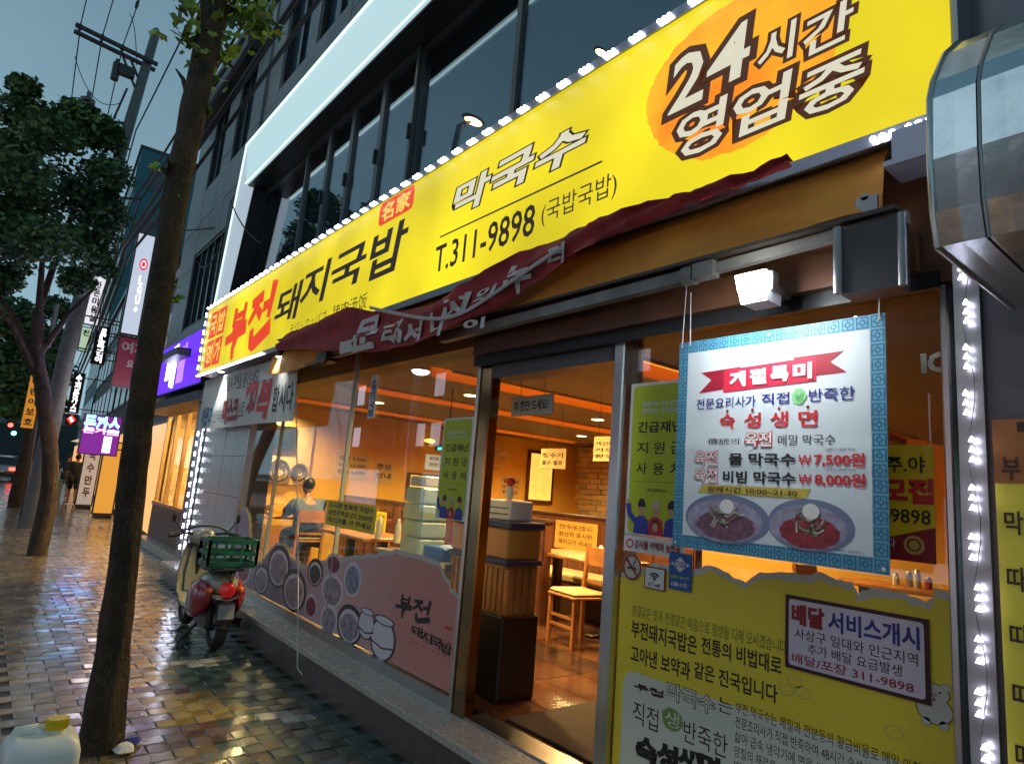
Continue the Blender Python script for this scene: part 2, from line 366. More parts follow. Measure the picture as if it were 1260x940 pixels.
# upper wall above the band and between: panels
GAP = .012
def panel_wall(x0, x1, z0, z1, Y, pw, ph, parent, m, holes=(), name='wall_panel', th=.05):
    nx = max(1, round((x1-x0)/pw)); nz = max(1, round((z1-z0)/ph)); 
    for i in range(nx):
        for j in range(nz):
            a = x0+(x1-x0)*i/nx; b = x0+(x1-x0)*(i+1)/nx; c = z0+(z1-z0)*j/nz; d = z0+(z1-z0)*(j+1)/nz
            if any(a < h[2] and b > h[0] and c < h[3] and d > h[1] for h in holes): continue
            dy = random.uniform(-.004, .004)
            MB().box((a+GAP/2, Y+dy, c+GAP/2), (b-GAP/2, Y+th, d-GAP/2)).build(name, m, parent)
def upper_window(x0, x1, z0, z1, Y, parent, panes=2, glassm=None):
    f = MB()
    for a, b, c, d in ((x0, x1, z0, z0+.06), (x0, x1, z1-.06, z1), (x0, x0+.06, z0+.06, z1-.06), (x1-.06, x1, z0+.06, z1-.06)): f.box((a, Y-.04, c), (b, Y+.05, d))
    fr = f.build('window', M_FRM, parent)
    for i in range(panes):
        a = x0+.06+(x1-x0-.12)*i/panes; b = x0+.06+(x1-x0-.12)*(i+1)/panes
        MB().box((a+.015, Y+.01, z0+.06), (b-.015, Y+.02, z1-.06)).build('pane', glassm or M_UGL, fr)
        if i: MB().box((a-.02, Y-.03, z0+.06), (a+.02, Y+.03, z1-.06)).build('mullion', M_FRM, fr)
    return fr
UX0 = -10.55
# rows of the upper wall: (z0,z1) window rows recessed between panel bands
wins = [(-9.9, 7.6, -8.7, 9.5), (-8.4, 7.6, -7.2, 9.5), (-6.6, 7.6, -4.2, 9.5), (-3.4, 7.6, -1.0, 9.5), (-9.9, 10.8, -8.7, 12.7), (-8.4, 10.8, -7.2, 12.7), (-6.6, 10.8, -4.2, 12.7)]
P_('wall_core', MB().box((UX0, 2.80, 3.9), (3.5, 3.0, 14)), M_CLAD)
def solid(z0, z1, holes, x0=UX0, x1=3.5, Y=2.66, parent=bld, m=M_CLAD, pw=1.2, ph=.95):
    """panels fitted round the windows: one column strip between each pair of holes"""
    xs_ = sorted({x0, x1}|{h[0] for h in holes}|{h[2] for h in holes})
    for a, b in zip(xs_, xs_[1:]):
        hs = sorted((h[1], h[3]) for h in holes if h[0] <= a and h[2] >= b); z = z0
        for c, d in hs+[(z1, z1)]:
            if c > z: panel_wall(a, b, z, c, Y, pw, ph, parent, m)
            z = d
solid(6.5, 14, wins)
for h in wins: upper_window(h[0], h[2], h[1], h[3], 2.76, bld, 2)
# second floor windows in the lit portal
pz0, pz1 = 3.98, 5.72
mx_ = [-10.15]+[onY(px_, py_, 2.62).x for px_, py_ in ((370, 290), (398, 278), (428, 255), (466, 230), (508, 204), (632, 130))]+[-1.6, .6, 2.8]
P_('window_sill', MB().box((-10.35, 2.5, 3.9), (3.5, 2.72, pz0)), M_FRM)
P_('window_head', MB().box((-10.35, 2.34, pz1), (3.5, 2.79, pz1+.09)), BLACK)
P_('reveal', MB().box((-10.42, 2.33, 3.9), (-10.15, 2.79, pz1+.05)), BLACK)
for i in range(len(mx_)-1):
    a, b = mx_[i], mx_[i+1]; fr = MB(); opener = 1 <= i <= 4; t_ = .045 if opener else .03; yy = 2.56 if opener else 2.6
    for A in ((a, b, pz0, pz0+t_), (a, b, pz1-t_*1.6, pz1), (a, a+t_, pz0+t_, pz1-t_*1.6), (b-t_, b, pz0+t_, pz1-t_*1.6)): fr.box((A[0]+.002, yy, A[2]+.002), (A[1]-.002, yy+.07, A[3]-.002))
    wn = fr.build('window', mat('window_frame_grey', (.12, .125, .13), .35, metal=.6), bld)
    MB().box((a+t_, yy+.03, pz0+t_), (b-t_, yy+.04, pz1-t_*1.6)).build('pane', glass('upper_glass', (.55, .65, .7), 2.5), wn)
    if opener: MB().box((b-t_+.01, yy-.03, 4.75), (b-.01, yy, 4.9)).build('handle', BLACK, wn)
P_('room_behind_windows', MB().box((-10.1, 4.4, 3.92), (3.4, 4.5, 5.8)).box((-10.1, 3.02, 3.9), (3.4, 4.4, 3.93)).box((-10.1, 3.02, 5.8), (3.4, 4.4, 5.83)), mat('dim_room', (.10, .12, .14), .8))
bl = MB()
for i, (a, b) in enumerate(zip(mx_, mx_[1:])):
    if i in (1, 2, 3, 4):
        bl.box((a+.05, 2.72, 5.25), (b-.05, 2.725, 5.7))
P_('roller_blind', bl, mat('brown_blind', (.10, .075, .06), .8))
# portal light band
YB = 2.3
def bp(px_, py_): q = onY(px_, py_, YB); return (q.x, YB, q.z)
ztop, zbot = 6.44, 5.74
xo, xi = -9.86, -9.74
pb = MB().poly([(-9.75, YB, ztop), (-9.5, YB, zbot), (3.6, YB, zbot), (3.6, YB, ztop)], (0, .12, 0))
P_('light_band', pb, M_BAND)
P_('light_band', MB().poly([(-9.75, YB, ztop), (-10.16, YB, 3.92), (-10.02, YB, 3.92), (-9.52, YB, zbot), (-9.50, YB, zbot+.02)], (0, .12, 0)), mat('light_band_leg', (.05, .05, .05), .5, emit=(.5, .62, .72), es=.62))
P_('band_trim', MB().tube([(-9.78, YB-.005, ztop+.01), (3.6, YB-.005, ztop+.01)], .018, 6).tube([(-9.78, YB-.005, ztop+.01), (-10.18, YB-.005, 3.92)], .014, 6).tube([(-9.5, YB-.005, zbot-.01), (3.6, YB-.005, zbot-.01)], .012, 6), M_BANDE)
P_('band_housing', MB().poly([(-9.75, YB+.123, ztop), (-10.16, YB+.123, 3.92), (-10.02, YB+.123, 3.92), (-9.5, YB+.123, zbot), (3.6, YB+.123, zbot), (3.6, YB+.123, ztop)], (0, .23, 0)), M_FRM)

# ground floor front
WX0, PX0, PX1, DX1, RX0, RX1 = -8.15, -3.45, -3.20, -2.26, -2.17, -.76
P_('beam_above_window', MB().box((-10.5, 2.42, 2.78), (PX0, 2.8, 3.9)), M_HEAD)
P_('beam_above_door', MB().box((PX0, 2.42, 2.42), (-.45, 2.8, 3.9)), M_HEAD)
P_('beam_trim', MB().box((PX0, 2.405, 2.40), (-.75, 2.44, 2.46)), M_FRM)
P_('sill_rail', MB().box((WX0-.02, 2.45, .26), (PX0, 2.56, .335)), STEEL)
P_('sill_rail', MB().box((RX0-.08, 2.45, .26), (RX1+.05, 2.56, .335)), STEEL)
M_GL = glass('shop_glass', (.93, .96, .95), 1.5, dirt=.02)
for a, b in ((WX0, -7.16), (-7.14, -5.44), (-5.42, PX0)):
    P_('pane', MB().box((a+.003, 2.50, .335), (b-.003, 2.51, 2.78)), M_GL)
P_('pane', MB().box((RX0, 2.50, .335), (RX1, 2.51, 2.42)), M_GL)
for x in (-7.15, -5.43): P_('mullion', MB().box((x-.012, 2.487, .335), (x+.012, 2.522, 2.78)), mat('silicone_joint', (.35, .36, .33), .4))
P_('window_post', MB().box((WX0-.05, 2.46, .335), (WX0, 2.54, 2.78)), STEEL)
P_('steel_post', MB().cbox((PX0+.003, 2.44, .26), (PX0+.033, 2.53, 2.42), .006), STEEL)
P_('steel_post', MB().cbox((PX0+.037, 2.455, .26), (PX1-.10, 2.535, 2.42), .008), mat('bronze_mirror', (.30, .20, .10), .14, metal=1, var=.15, scale=3))
P_('door_frame', MB().cbox((DX1+.02, 2.44, .26), (RX0-.002, 2.6, 2.42), .006), STEEL)
P_('door_head', MB().box((PX1-.098, 2.46, 2.32), (DX1, 2.62, 2.42)), mat('door_head_grey', (.09, .09, .1), .4))
P_('window_frame', MB().cbox((RX1, 2.43, .26), (RX1+.028, 2.58, 2.42), .006), STEEL)
P_('window_frame_infill', MB().box((RX1+.029, 2.47, .26), (RX1+.072, 2.58, 2.42)), mat('mirror_infill', (.3, .3, .32), .12, metal=1))
P_('door_threshold', MB().box((PX1-.098, 2.46, .262), (DX1+.02, 2.62, .275)), STEEL)
# white tiled pilaster at the left
M_TILE = mat('white_wall_tile', (.55, .57, .55), .25, var=.06, scale=3)
P_('tile_backing', MB().box((-10.47, 2.475, .26), (WX0-.06, 2.8, 2.78)), M_GROUT)
for i in range(5):
    for j in range(5):
        a = -10.45+i*.447; c = .28+j*.5
        P_('wall_tile', MB().box((a+.004, 2.46+random.uniform(-.001, .001), c+.004), (a+.443, 2.476, min(c+.496, 2.77))), M_TILE)
# granite step
step = thing('granite_step', 'long grey granite step running under the shop windows and the doorway', 'step', (-5, 2.4, 0))
M_GRAN = mat('speckled_granite', (.44, .41, .35), .26, var=.22, scale=60, bump=.06, rvar=.08)
M_GRAND = mat('dark_granite_riser', (.12, .09, .075), .3, var=.25, scale=30)
x = -10.45
while x < 1.2:
    b = x+1.2
    MB().cbox((x+.003, 2.205, .215+random.uniform(-.001, .001)), (b-.003, 2.46, .262), .004).build('top_slab', M_GRAN, step)
    MB().box((x+.003, 2.235, -.01), (b-.003, 2.46, .214)).build('riser_slab', M_GRAND, step)
    x = b
# right pilaster with menu panel
P_('pilaster', MB().box((RX1+.074, 2.342, 0), (-.46, 2.9, 3.9)), mat('pilaster_grey', (.13, .13, .145), .3, metal=.6, var=.2, scale=4))
P_('side_wall', MB().box((-.46, 2.42, 0), (3.5, 2.9, 3.9)), M_CLAD)
# interior shell
M_ORW = mat('orange_wall', (.78, .44, .06), .6, var=.1, scale=1.5)
M_CEIL = mat('brown_ceiling', (.20, .15, .10), .6, var=.08, scale=2)
M_BRN = mat('brown_wood_panel', (.12, .04, .018), .35, var=.35, scale=6, bump=.08)
IX0, IX1, IY1, IZ = -10.3, .6, 10.2, 2.72
P_('side_wall', MB().box((IX0-.1, 2.6, .1), (IX0, IY1, IZ+.3)), M_ORW)
P_('back_wall', MB().box((IX0, IY1, .1), (IX1, IY1+.1, IZ+.3)), M_ORW)
P_('side_wall', MB().box((IX1, 2.9, .1), (IX1+.1, IY1, IZ+.3)), M_ORW)
P_('wainscot', MB().box((IX0, 4.9, .262), (IX0+.03, IY1, 1.25)), M_BRN)
strips = [-3.45, -5.4, -7.2, -9.4]
cm = MB(); e = IX0; SW = .20
for s_ in sorted(strips)+[IX1+.3]:
    cm.box((e, 2.62, IZ), (min(s_-SW, IX1), IY1, IZ+.08)); e = s_+SW
P_('ceiling', cm, M_CEIL)
P_('ceiling_soffit', MB().box((IX0, 2.8, IZ+.28), (IX1, IY1, IZ+.32)), M_ORW)
P_('ceiling_beam', MB().box((IX0, 2.56, 2.60), (PX0, 2.8, 2.79)), mat('dark_lintel', (.05, .045, .04), .5))
for s_ in strips:
    L = thing('cove_light', {-3.45: 'rightmost orange ceiling cove light, above the doorway', -5.4: 'orange ceiling cove light seen through the upper doorway, second from the right', -7.2: 'orange ceiling cove light behind the lime green poster, third from the right', -9.4: 'leftmost orange ceiling cove light, behind the white strip banner'}[s_], 'ceiling light', (s_, 6.2, IZ), group='orange cove lights in the restaurant ceiling')
    MB().box((s_-SW+.01, 3.4, IZ+.10), (s_+SW-.01, 9.4, IZ+.13)).build('diffuser', glow('cove_orange', (1, .21, .012), 2.0), L)
    MB().box((s_-SW-.03, 3.38, IZ-.02), (s_-SW+.002, 9.42, IZ+.1)).box((s_+SW-.002, 3.38, IZ-.02), (s_+SW+.03, 9.42, IZ+.1)).build('trim', mat('cove_trim', (.5, .3, .12), .5), L)
# indoor floor with tiles
floor = tag(MB().box((IX0, 2.62, .1), (IX1, IY1, .262)).build('floor', mat('floor_grout', (.03, .02, .015), .4)), kind='structure')
FM = [mat('brown_floor_tile_%s' % c, k, .16, var=.35, scale=5, bump=.12, rvar=.08) for c, k in (('a', (.075, .032, .018)), ('b', (.10, .04, .02)), ('c', (.045, .024, .018)))]
fx = IX0
while fx < IX1-.1:
    fy = 2.63
    while fy < 7.0:
        MB().box((fx+.004, fy+.004, .262), (min(fx+.596, IX1), fy+.396, .27+random.uniform(-.0006, .0006))).build('floor_tile', random.choice(FM), floor); fy += .4
    fx += .6
tag(MB().box((IX0, 7.03, .262), (IX1, IY1, .27)).build('floor_covering', FM[1], floor))
tag(MB().cbox((-3.15, 2.66, .272), (-2.2, 3.6, .285), .005).build('door_mat', mat('dark_mat', (.035, .018, .012), .9, var=.3, scale=40, bump=.3)), 'dark brown mat on the floor just inside the open doorway', 'door mat')
# downlights
for i, (x, y) in enumerate([(-4.4, 5.2), (-6.3, 4.4), (-6.3, 6.6), (-6.3, 8.6), (-4.4, 7.2), (-8.3, 4.2), (-8.3, 6.2), (-8.3, 8.3), (-4.4, 3.5), (-9.9, 3.4)]):
    D = thing('downlight', 'round recessed downlight glowing in the brown restaurant ceiling', 'ceiling light', (x, y, IZ), group='downlights in the restaurant ceiling')
    MB().cyl((x, y, IZ-.012), .10, .011, 20).build('rim', mat('lamp_rim', (.7, .6, .4), .4), D)
    MB().cyl((x, y, IZ-.018), .085, .005, 20).build('lens', glow('downlight_glow', (1, .72, .36), 5), D)
    al = bpy.data.lights.new('downlight_bulb', 'SPOT'); al.energy = 330; al.spot_size = 2.7; al.spot_blend = .8; al.shadow_soft_size = .05; al.color = (1, .68, .26)
    ao = bpy.data.objects.new('downlight_bulb', al); ao.location = (0, 0, -.035); ao.parent = D; COL.objects.link(ao)

# ================================================================== THE YELLOW SHOP SIGN
SX0, SX1, SZ0, SZ1, SY = -10.0, -.63, 2.92, 3.87, 2.2
sign = thing('shop_sign', 'long yellow lit sign with red and black Korean lettering above the restaurant front', 'sign', ((SX0+SX1)/2, 2.3, SZ0))
M_Y = glow('sign_yellow', (.88, .72, .004), 1.0)
# slight unevenness of the lamps behind the face
t = M_Y.node_tree; p = t.nodes['Principled BSDF']; c = t.nodes.new('ShaderNodeTexCoord'); n = t.nodes.new('ShaderNodeTexNoise'); n.inputs['Scale'].default_value = .9
q = t.nodes.new('ShaderNodeMapRange'); q.inputs[1].default_value = .3; q.inputs[2].default_value = .7; q.inputs[3].default_value = .50; q.inputs[4].default_value = .94
t.links.new(c.outputs['Object'], n.inputs['Vector']); t.links.new(n.outputs[0], q.inputs[0]); t.links.new(q.outputs[0], p.inputs['Emission Strength'])
MB().box((SX0, SY, SZ0), (SX1, SY+.01, SZ1)).build('face', M_Y, sign)
MB().box((SX0-.02, SY+.011, SZ0-.02), (SX1+.02, SY+.21, SZ1+.02)).build('housing', ALU, sign)
MB().box((SX0-.05, SY-.012, SZ1), (SX1+.02, SY+.0, SZ1+.055)).box((SX0-.05, SY-.012, SZ0-.05), (SX1+.02, SY, SZ0)).box((SX0-.05, SY-.012, SZ0), (SX0, SY, SZ1)).build('edge_channel', mat('edge_channel', (.3, .3, .36), .3, metal=.8), sign)
B = Board(sign, (SX0, SY, SZ0), (1, 0, 0), SX1-SX0, SZ1-SZ0)
def cb(cx, cy, w_, h_, k=.4):      # letter box on the sign from its measured centre and size
    return sb(onY(cx-w_/2, cy+k*w_/2, SY).x, onY(cx, cy+h_/2, SY).z, onY(cx+w_/2, cy-k*w_/2, SY).x, onY(cx, cy-h_/2, SY).z)
def sb(x0, z0, x1, z1): return ((x0-SX0)/B.W, 1-(z1-SZ0)/B.H, (x1-SX0)/B.W, 1-(z0-SZ0)/B.H)
G_R = glow('sign_red', (.85, .05, .005), .74); G_K = mat('sign_black', (.008, .006, .006), .5, emit=(.03, .015, .01), es=.5)
G_W = glow('sign_cream', (.80, .76, .58), .70); G_O = glow('sign_orange', (.95, .40, .004), .78); G_BR = mat('sign_brown', (.02, .008, .004), .5, emit=(.06, .018, .005), es=.8)
G_LY = glow('sign_pale_yellow', (.95, .62, .1), .8)
# seal block of four red squares
for i, (a, b, s_) in enumerate(((-9.78, 3.40, '국밥'), (-9.78, 2.98, '명가'))):
    z1 = a
    for j in range(2):
        u0, v0, u1, v1 = sb(a+j*.40, b, a+j*.40+.37, b+.38); B.rect(u0, v0, u1, v1, G_R, 1, 'seal_square')
        B.text(s_[j], u0+.006, v0+.06, u1-.006, v1-.06, G_LY, 2, off=.03)
brush(B, BUJEON, sb(-8.85, 2.96, -7.10, 3.66), G_R, 1, .15)
u0, v0, u1, v1 = sb(-7.10, 2.98, -4.10, 3.60)
for s_, q in (('돼', (355, 374, 31, 40)), ('지', (388, 351, 34, 44)), ('국', (429, 330, 42, 43)), ('밥', (478, 308, 45, 54))):
    B.text(s_, *cb(*q, k=.62), G_K, 1, off=.02, shear=.12)
u0, v0, u1, v1 = sb(-4.70, 3.66, -4.14, 3.86); B.rect(u0, v0, u1, v1, G_R, 1, 'seal_square', r=.05)
B.text('名家', u0+.006, v0+.03, u1-.006, v1-.03, G_LY, 2, off=.03)
for s_, q in (('막', (581, 238, 42, 35)), ('국', (631, 211, 49, 37)), ('수', (690, 185, 58, 37))):
    B.text(s_, *cb(*q, k=.5), G_W, 2, off=.03, shear=.15, outline=G_K, oo=.07)
B.rect(*sb(-3.70, 3.30, -2.17, 3.312), G_K, 1, 'rule')
B.text('T.311-9898', *sb(-3.73, 3.05, -2.68, 3.24), G_K, 1, off=.012)
B.text('(국밥국밥)', *sb(-2.62, 3.07, -2.06, 3.22), G_K, 1)
B.text('テジ・クッパブ', *sb(-6.46, 3.0, -5.55, 3.11), G_K, 1)
B.text('猪肉汤饭', *sb(-5.42, 2.98, -4.74, 3.12), G_K, 1)
# orange brush blob
P = []
for i in range(120):
    a = 2*PI*i/120; r = 1+.035*math.sin(3*a)+.03*noise.noise(V((a*9, 0, 1)))+random.uniform(-.012, .012)
    P.append((-1.42+.47*r*math.cos(a), 3.44+.36*r*math.sin(a)))
uvs = [((x-SX0)/B.W, min(.995, max(.005, 1-(z-SZ0)/B.H))) for x, z in P]
ub = B.poly(uvs, G_O, 1, 'orange_blot')
mo = G_O.node_tree; p = mo.nodes['Principled BSDF']; c = mo.nodes.new('ShaderNodeTexCoord'); n = mo.nodes.new('ShaderNodeTexNoise'); n.inputs['Scale'].default_value = 2.5
cr = mo.nodes.new('ShaderNodeValToRGB'); cr.color_ramp.elements[0].color = (1, .25, .002, 1); cr.color_ramp.elements[1].color = (1, .50, .01, 1); cr.color_ramp.elements[0].position = .35; cr.color_ramp.elements[1].position = .65
mo.links.new(c.outputs['Object'], n.inputs['Vector']); mo.links.new(n.outputs[0], cr.inputs[0]); mo.links.new(cr.outputs[0], p.inputs['Emission Color'])
for s_, q in (('2', (845, 100, 40, 62)), ('4', (897, 70, 50, 62)), ('시', (957, 57, 46, 42)), ('간', (1020, 35, 60, 46)), ('영', (864, 159, 60, 54)), ('업', (939, 130, 70, 54)), ('중', (1024, 105, 78, 54))):
    B.text(s_, *cb(*q, k=.38), G_W, 3, off=.015, shear=.1, outline=G_BR, oo=.10)
# LED modules along the edges
M_LED = glow('led_white', (.80, .80, 1), 22)
def led_mesh(vertical):
    m = MB()
    for i in (-1, 0, 1):
        o = i*(.03 if not vertical else .022); m.cyl((0 if vertical else o, -.016, o if vertical else 0), .010, .012, 6, ax='y')
    me = bpy.data.meshes.new('led_module'); me.from_pydata(m.v, [], m.f); me.materials.append(M_LED); return me
LEDH, LEDV = led_mesh(False), led_mesh(True)
def led(me, loc, parent):
    o = bpy.data.objects.new('led_module', me); COL.objects.link(o); o.parent = parent; o.location = V(loc)-parent.location; return o
x = SX0+.02
while x < SX1: led(LEDH, (x, SY-.012, SZ1+.03), sign); x += .178
x = SX0+.02
while x < -7.2: led(LEDH, (x, SY-.012, SZ0-.028), sign); x += .125
for i in range(7): led(LEDV, (SX0-.025, SY-.012, SZ0+.1+i*.13), sign)
led(LEDH, (SX1-.09, SY-.012, SZ0-.03), sign); led(LEDH, (SX1-.2, SY-.012, SZ0-.03), sign)
# LED strips on the two pilasters
ls = thing('led_strip', 'white LED modules in a vertical strip beside the yellow menu panel at the right edge', 'light strip', (-.66, 2.32, .2))
MB().box((-.685, 2.325, .2), (-.615, 2.34, 2.86)).build('backing_channel', ALU, ls)
wv = MB(); Pw = [(-.645+.012*math.sin(i*.9), 2.312, .25+i*.06) for i in range(44)]; wv.tube(Pw, .0015, 5).build('wire', mat('clear_wire', (.12, .12, .11), .5), ls)
def tri_led():
    m = MB()
    for i in (-1, 0, 1):
        z = i*.03; m.poly([(-.010, -.012, z-.008), (.010, -.012, z-.008), (-.002, -.012, z+.009)], (0, .01, 0))
    me = bpy.data.meshes.new('led_module'); me.from_pydata(m.v, [], m.f); me.materials.append(glow('led_cool_white', (.80, .78, 1), 9)); return me
TL = tri_led()
for i in range(19): led(TL, (-.648+.006*math.sin(i*2.1), 2.31, .40+i*.144), ls)
ls2 = thing('led_strip', 'pair of vertical LED strips at the far left corner of the restaurant front', 'light strip', (-10.3, 2.4, .2))
MB().box((-10.52, 2.44, .28), (-10.47, 2.458, 2.85)).box((-10.25, 2.44, .28), (-10.2, 2.458, 2.85)).build('backing_channel', ALU, ls2)
for i in range(16):
    led(LEDV, (-10.495, 2.438, .45+i*.15), ls2)
    led(LEDV, (-10.225, 2.438, .52+i*.15), ls2)

# ================================================================== AWNING, RED BANNER, FLOODLIGHT
M_AWN = mat('orange_brown_awning_cloth', (.72, .31, .045), .7, var=.22, scale=2.5, bump=.1)
awn = thing('awning', 'orange brown folded awning with grey arms hanging under the yellow sign', 'awning', (-4, 2.3, 2.7))
# cloth skirt: from under the sign, slightly wavy
m = MB(); N = 60; rows = []
for j, (z, y) in enumerate(((2.96, 2.33), (2.84, 2.24), (2.645, 2.21))):
    rows.append([(-7.0+6.15*i/N, y+.018*noise.noise(V((i*.35, j, 0)))*j, z-(.035*math.sin(i*.21)*(1 if j == 2 else .3) if i < 28 else 0)) for i in range(N+1)])
vs = [p for r in rows for p in r]; m.add(vs, [(j*(N+1)+i, (j+1)*(N+1)+i, (j+1)*(N+1)+i+1, j*(N+1)+i+1) for j in range(2) for i in range(N)], 0, True)
m.add([(p[0], p[1]+.006, p[2]) for p in vs], [(j*(N+1)+i+1, (j+1)*(N+1)+i+1, (j+1)*(N+1)+i, j*(N+1)+i) for j in range(2) for i in range(N)], 0, True)
m.build('cloth_skirt', M_AWN, awn)
MB().box((-5.9, 2.19, 2.625), (-.80, 2.23, 2.640)).build('lower_rail', mat('dark_rail', (.05, .04, .035), .4), awn)
MB().bar((-3.6, 2.24, 2.575), (-1.55, 2.24, 2.585), .05, .055).bar((-1.50, 2.24, 2.59), (-.78, 2.24, 2.605), .035, .04).build('arm', RUST, awn)
MB().cyl((-1.66, 2.235, 2.585), .045, .05, 12, ax='x').cyl((-1.56, 2.235, 2.585), .036, .035, 12, ax='x').box((-1.60, 2.2, 2.55), (-1.50, 2.25, 2.62)).build('joint', RUST, awn)
MB().box((-.93, 2.2, 2.64), (-.86, 2.25, 2.70)).cyl((-.9, 2.2, 2.70), .014, .05, 8, ax='y').build('clamp', ALU, awn)
MB().tube([(-5.6, 2.3, 2.72), (-5.2, 2.2, 2.70), (-4.6, 2.12, 2.70), (-4.1, 2.16, 2.72)], .03, 8).build('arm', RUST, awn)
MB().box((-5.5, 2.14, 2.60), (-5.3, 2.26, 2.68)).tube([(-5.45, 2.2, 2.63), (-5.6, 2.15, 2.56)], .012, 6).tube([(-5.35, 2.2, 2.63), (-5.33, 2.12, 2.55)], .012, 6).build('bracket', DARK, awn)
MB().box((-.98, 2.2, 2.36), (-.80, 2.30, 2.60)).build('motor_box', mat('dark_box', (.045, .048, .055), .35), awn)
MB().tube([(-.99, 2.2, 2.37), (-.99, 2.2, 2.61)], .018, 8).build('tube', ALU, awn); MB().tube([(-.79, 2.21, 2.36), (-.79, 2.21, 2.61)], .014, 8).build('tube', ALU, awn)
MB().box((-.80, 2.17, 2.78), (-.62, 2.3, 2.89)).box((-.82, 2.15, 2.76), (-.60, 2.3, 2.779)).build('end_bracket', mat('pale_steel_bracket', (.45, .45, .55), .35, metal=.5), awn)
MB().box((-3.4, 2.36, 2.46), (-.80, 2.415, 2.60)).build('cassette', mat('brown_cassette', (.12, .05, .025), .4, var=.2), awn)
# torn red banner sagging over the lower edge of the sign
M_RED = mat('dark_red_banner_cloth', (.30, .025, .028), .75, var=.35, scale=5, bump=.5, bscale=14)
M_WHB = mat('dirty_white_hem', (.5, .47, .45), .6)
rb = thing('red_banner', 'torn dark red cloth banner with white Korean letters sagging under the yellow sign', 'banner', (-4.4, 2.12, 2.9))
key = [(340, 418, 431), (365, 404, 430), (395, 393, 431), (430, 379, 433), (462, 384, 432), (490, 381, 427), (530, 374, 417), (560, 356, 400), (600, 334, 382), (640, 310, 358), (680, 294, 334), (720, 276, 308), (760, 262, 287), (800, 249, 268), (840, 236, 253), (880, 222, 242), (930, 210, 224), (972, 192, 203)]
top = []; bot = []
def smooth(P, k=4):
    out = []
    for i in range(len(P)-1):
        p0, p1, p2, p3 = P[max(0, i-1)], P[i], P[i+1], P[min(len(P)-1, i+2)]
        for t in range(k):
            t /= k; out.append(.5*((2*p1)+(p2-p0)*t+(2*p0-5*p1+4*p2-p3)*t*t+(3*p1-p0-3*p2+p3)*t**3))
    return out+[P[-1]]
top = smooth([onY(a, b, 2.13) for a, b, c in key]); bot = smooth([onY(a, c, 2.10) for a, b, c in key])
R_ = []; K = 6
for i, (a, b) in enumerate(zip(top, bot)):
    R_.append([a.lerp(b, j/K)+V((0, .022*math.sin(j*1.4+i*.35)+.022*noise.noise(V((i*.55, j*1.3, 0)))+.008*math.sin(i*1.9+j*.8), 0)) for j in range(K+1)])
def sheet(R, name, m_, parent, d=(0, .004, 0), inv=False):
    n_ = len(R[0]); vs = [p for r in R for p in r]; m = MB(); f = [(i*n_+j, i*n_+j+1, (i+1)*n_+j+1, (i+1)*n_+j) for i in range(len(R)-1) for j in range(n_-1)]
    m.add(vs, f, 0, True); m.add([V(p)+V(d) for p in vs], [q[::-1] for q in f], 0, True)
    return m.build(name, m_, parent)
sheet(R_, 'cloth', M_RED, rb)
hem = smooth([onY(a, b, 2.075) for a, b in ((455, 378), (485, 385), (530, 392), (565, 386), (600, 366), (640, 338), (690, 304))])
sheet([[p+V((0, 0, .010)), p+V((0, -.006, 0)), p-V((0, 0, .014))] for p in hem], 'folded_hem', M_WHB, rb)
def cloth_text(s_, xl, yt, xr, yb, Y=2.035, off=.04):
    vs, fs = glyphs(s_, off, 0); xs_ = [q.x for q in vs]; ys_ = [q.y for q in vs]; x0, x1, y0, y1 = min(xs_), max(xs_), min(ys_), max(ys_)
    a = onY(xl, yt, Y); b = onY(xr, yb, Y)
    def yy(x, z):        # the print lies on the cloth
        c_ = sorted(((p.x-x)**2+(p.z-z)**2, p.y) for r_ in R_ for p in r_ if abs(p.x-x) < .3)[:4]
        return sum(k_[1]/(k_[0]+1e-4) for k_ in c_)/sum(1/(k_[0]+1e-4) for k_ in c_)-.007 if c_ else Y
    MB().add([(X_, yy(X_, Z_), Z_) for X_, Z_ in [(a.x+(q.x-x0)/(x1-x0)*(b.x-a.x), b.z+(q.y-y0)/(y1-y0)*(a.z-b.z)) for q in vs]], fs).build('lettering', mat('faded_white_print', (.62, .56, .54), .6), rb)
for s_, q in (('문', (428, 392, 452, 425)), ('태', (462, 396, 482, 418)), ('서', (486, 397, 506, 416)), ('ㅡ', (412, 420, 448, 424)), ('나', (520, 380, 538, 410)), ('지', (534, 364, 562, 384)), ('의', (572, 352, 596, 366)), ('누', (612, 324, 640, 352)), ('더', (662, 300, 682, 318)), ('이', (562, 392, 584, 400))):
    cloth_text(s_, *q)
# floodlight over the poster
fl = thing('floodlight', 'small lit floodlight mounted on the brown beam above the hanging noodle poster', 'lamp', (-1.33, 2.3, 2.5))
c = onY(926, 349, 2.14)
MB().poly([(c.x-.062, 2.14, c.z-.022), (c.x+.062, 2.14, c.z-.022), (c.x+.062, 2.12, c.z+.038), (c.x-.062, 2.12, c.z+.038)], (0, .012, .0)).build('lens', glow('flood_white', (1, 1, .92), 30), fl)
MB().cbox((c.x-.07, 2.155, c.z-.035), (c.x+.07, 2.21, c.z+.048), .006).build('body', ALU, fl)
MB().box((c.x-.03, 2.21, c.z-.01), (c.x+.03, 2.37, c.z+.02)).build('bracket', ALU, fl)
MB().poly([(c.x-.045, 2.138, c.z-.075), (c.x+.06, 2.138, c.z-.075), (c.x+.062, 2.138, c.z-.034), (c.x-.055, 2.138, c.z-.034)], (0, .1, 0)).build('visor', mat('visor_white', (.8, .82, .9), .3), fl)
al = bpy.data.lights.new('flood_lamp', 'AREA'); al.size = .15; al.energy = 7; al.color = (.95, 1, 1)
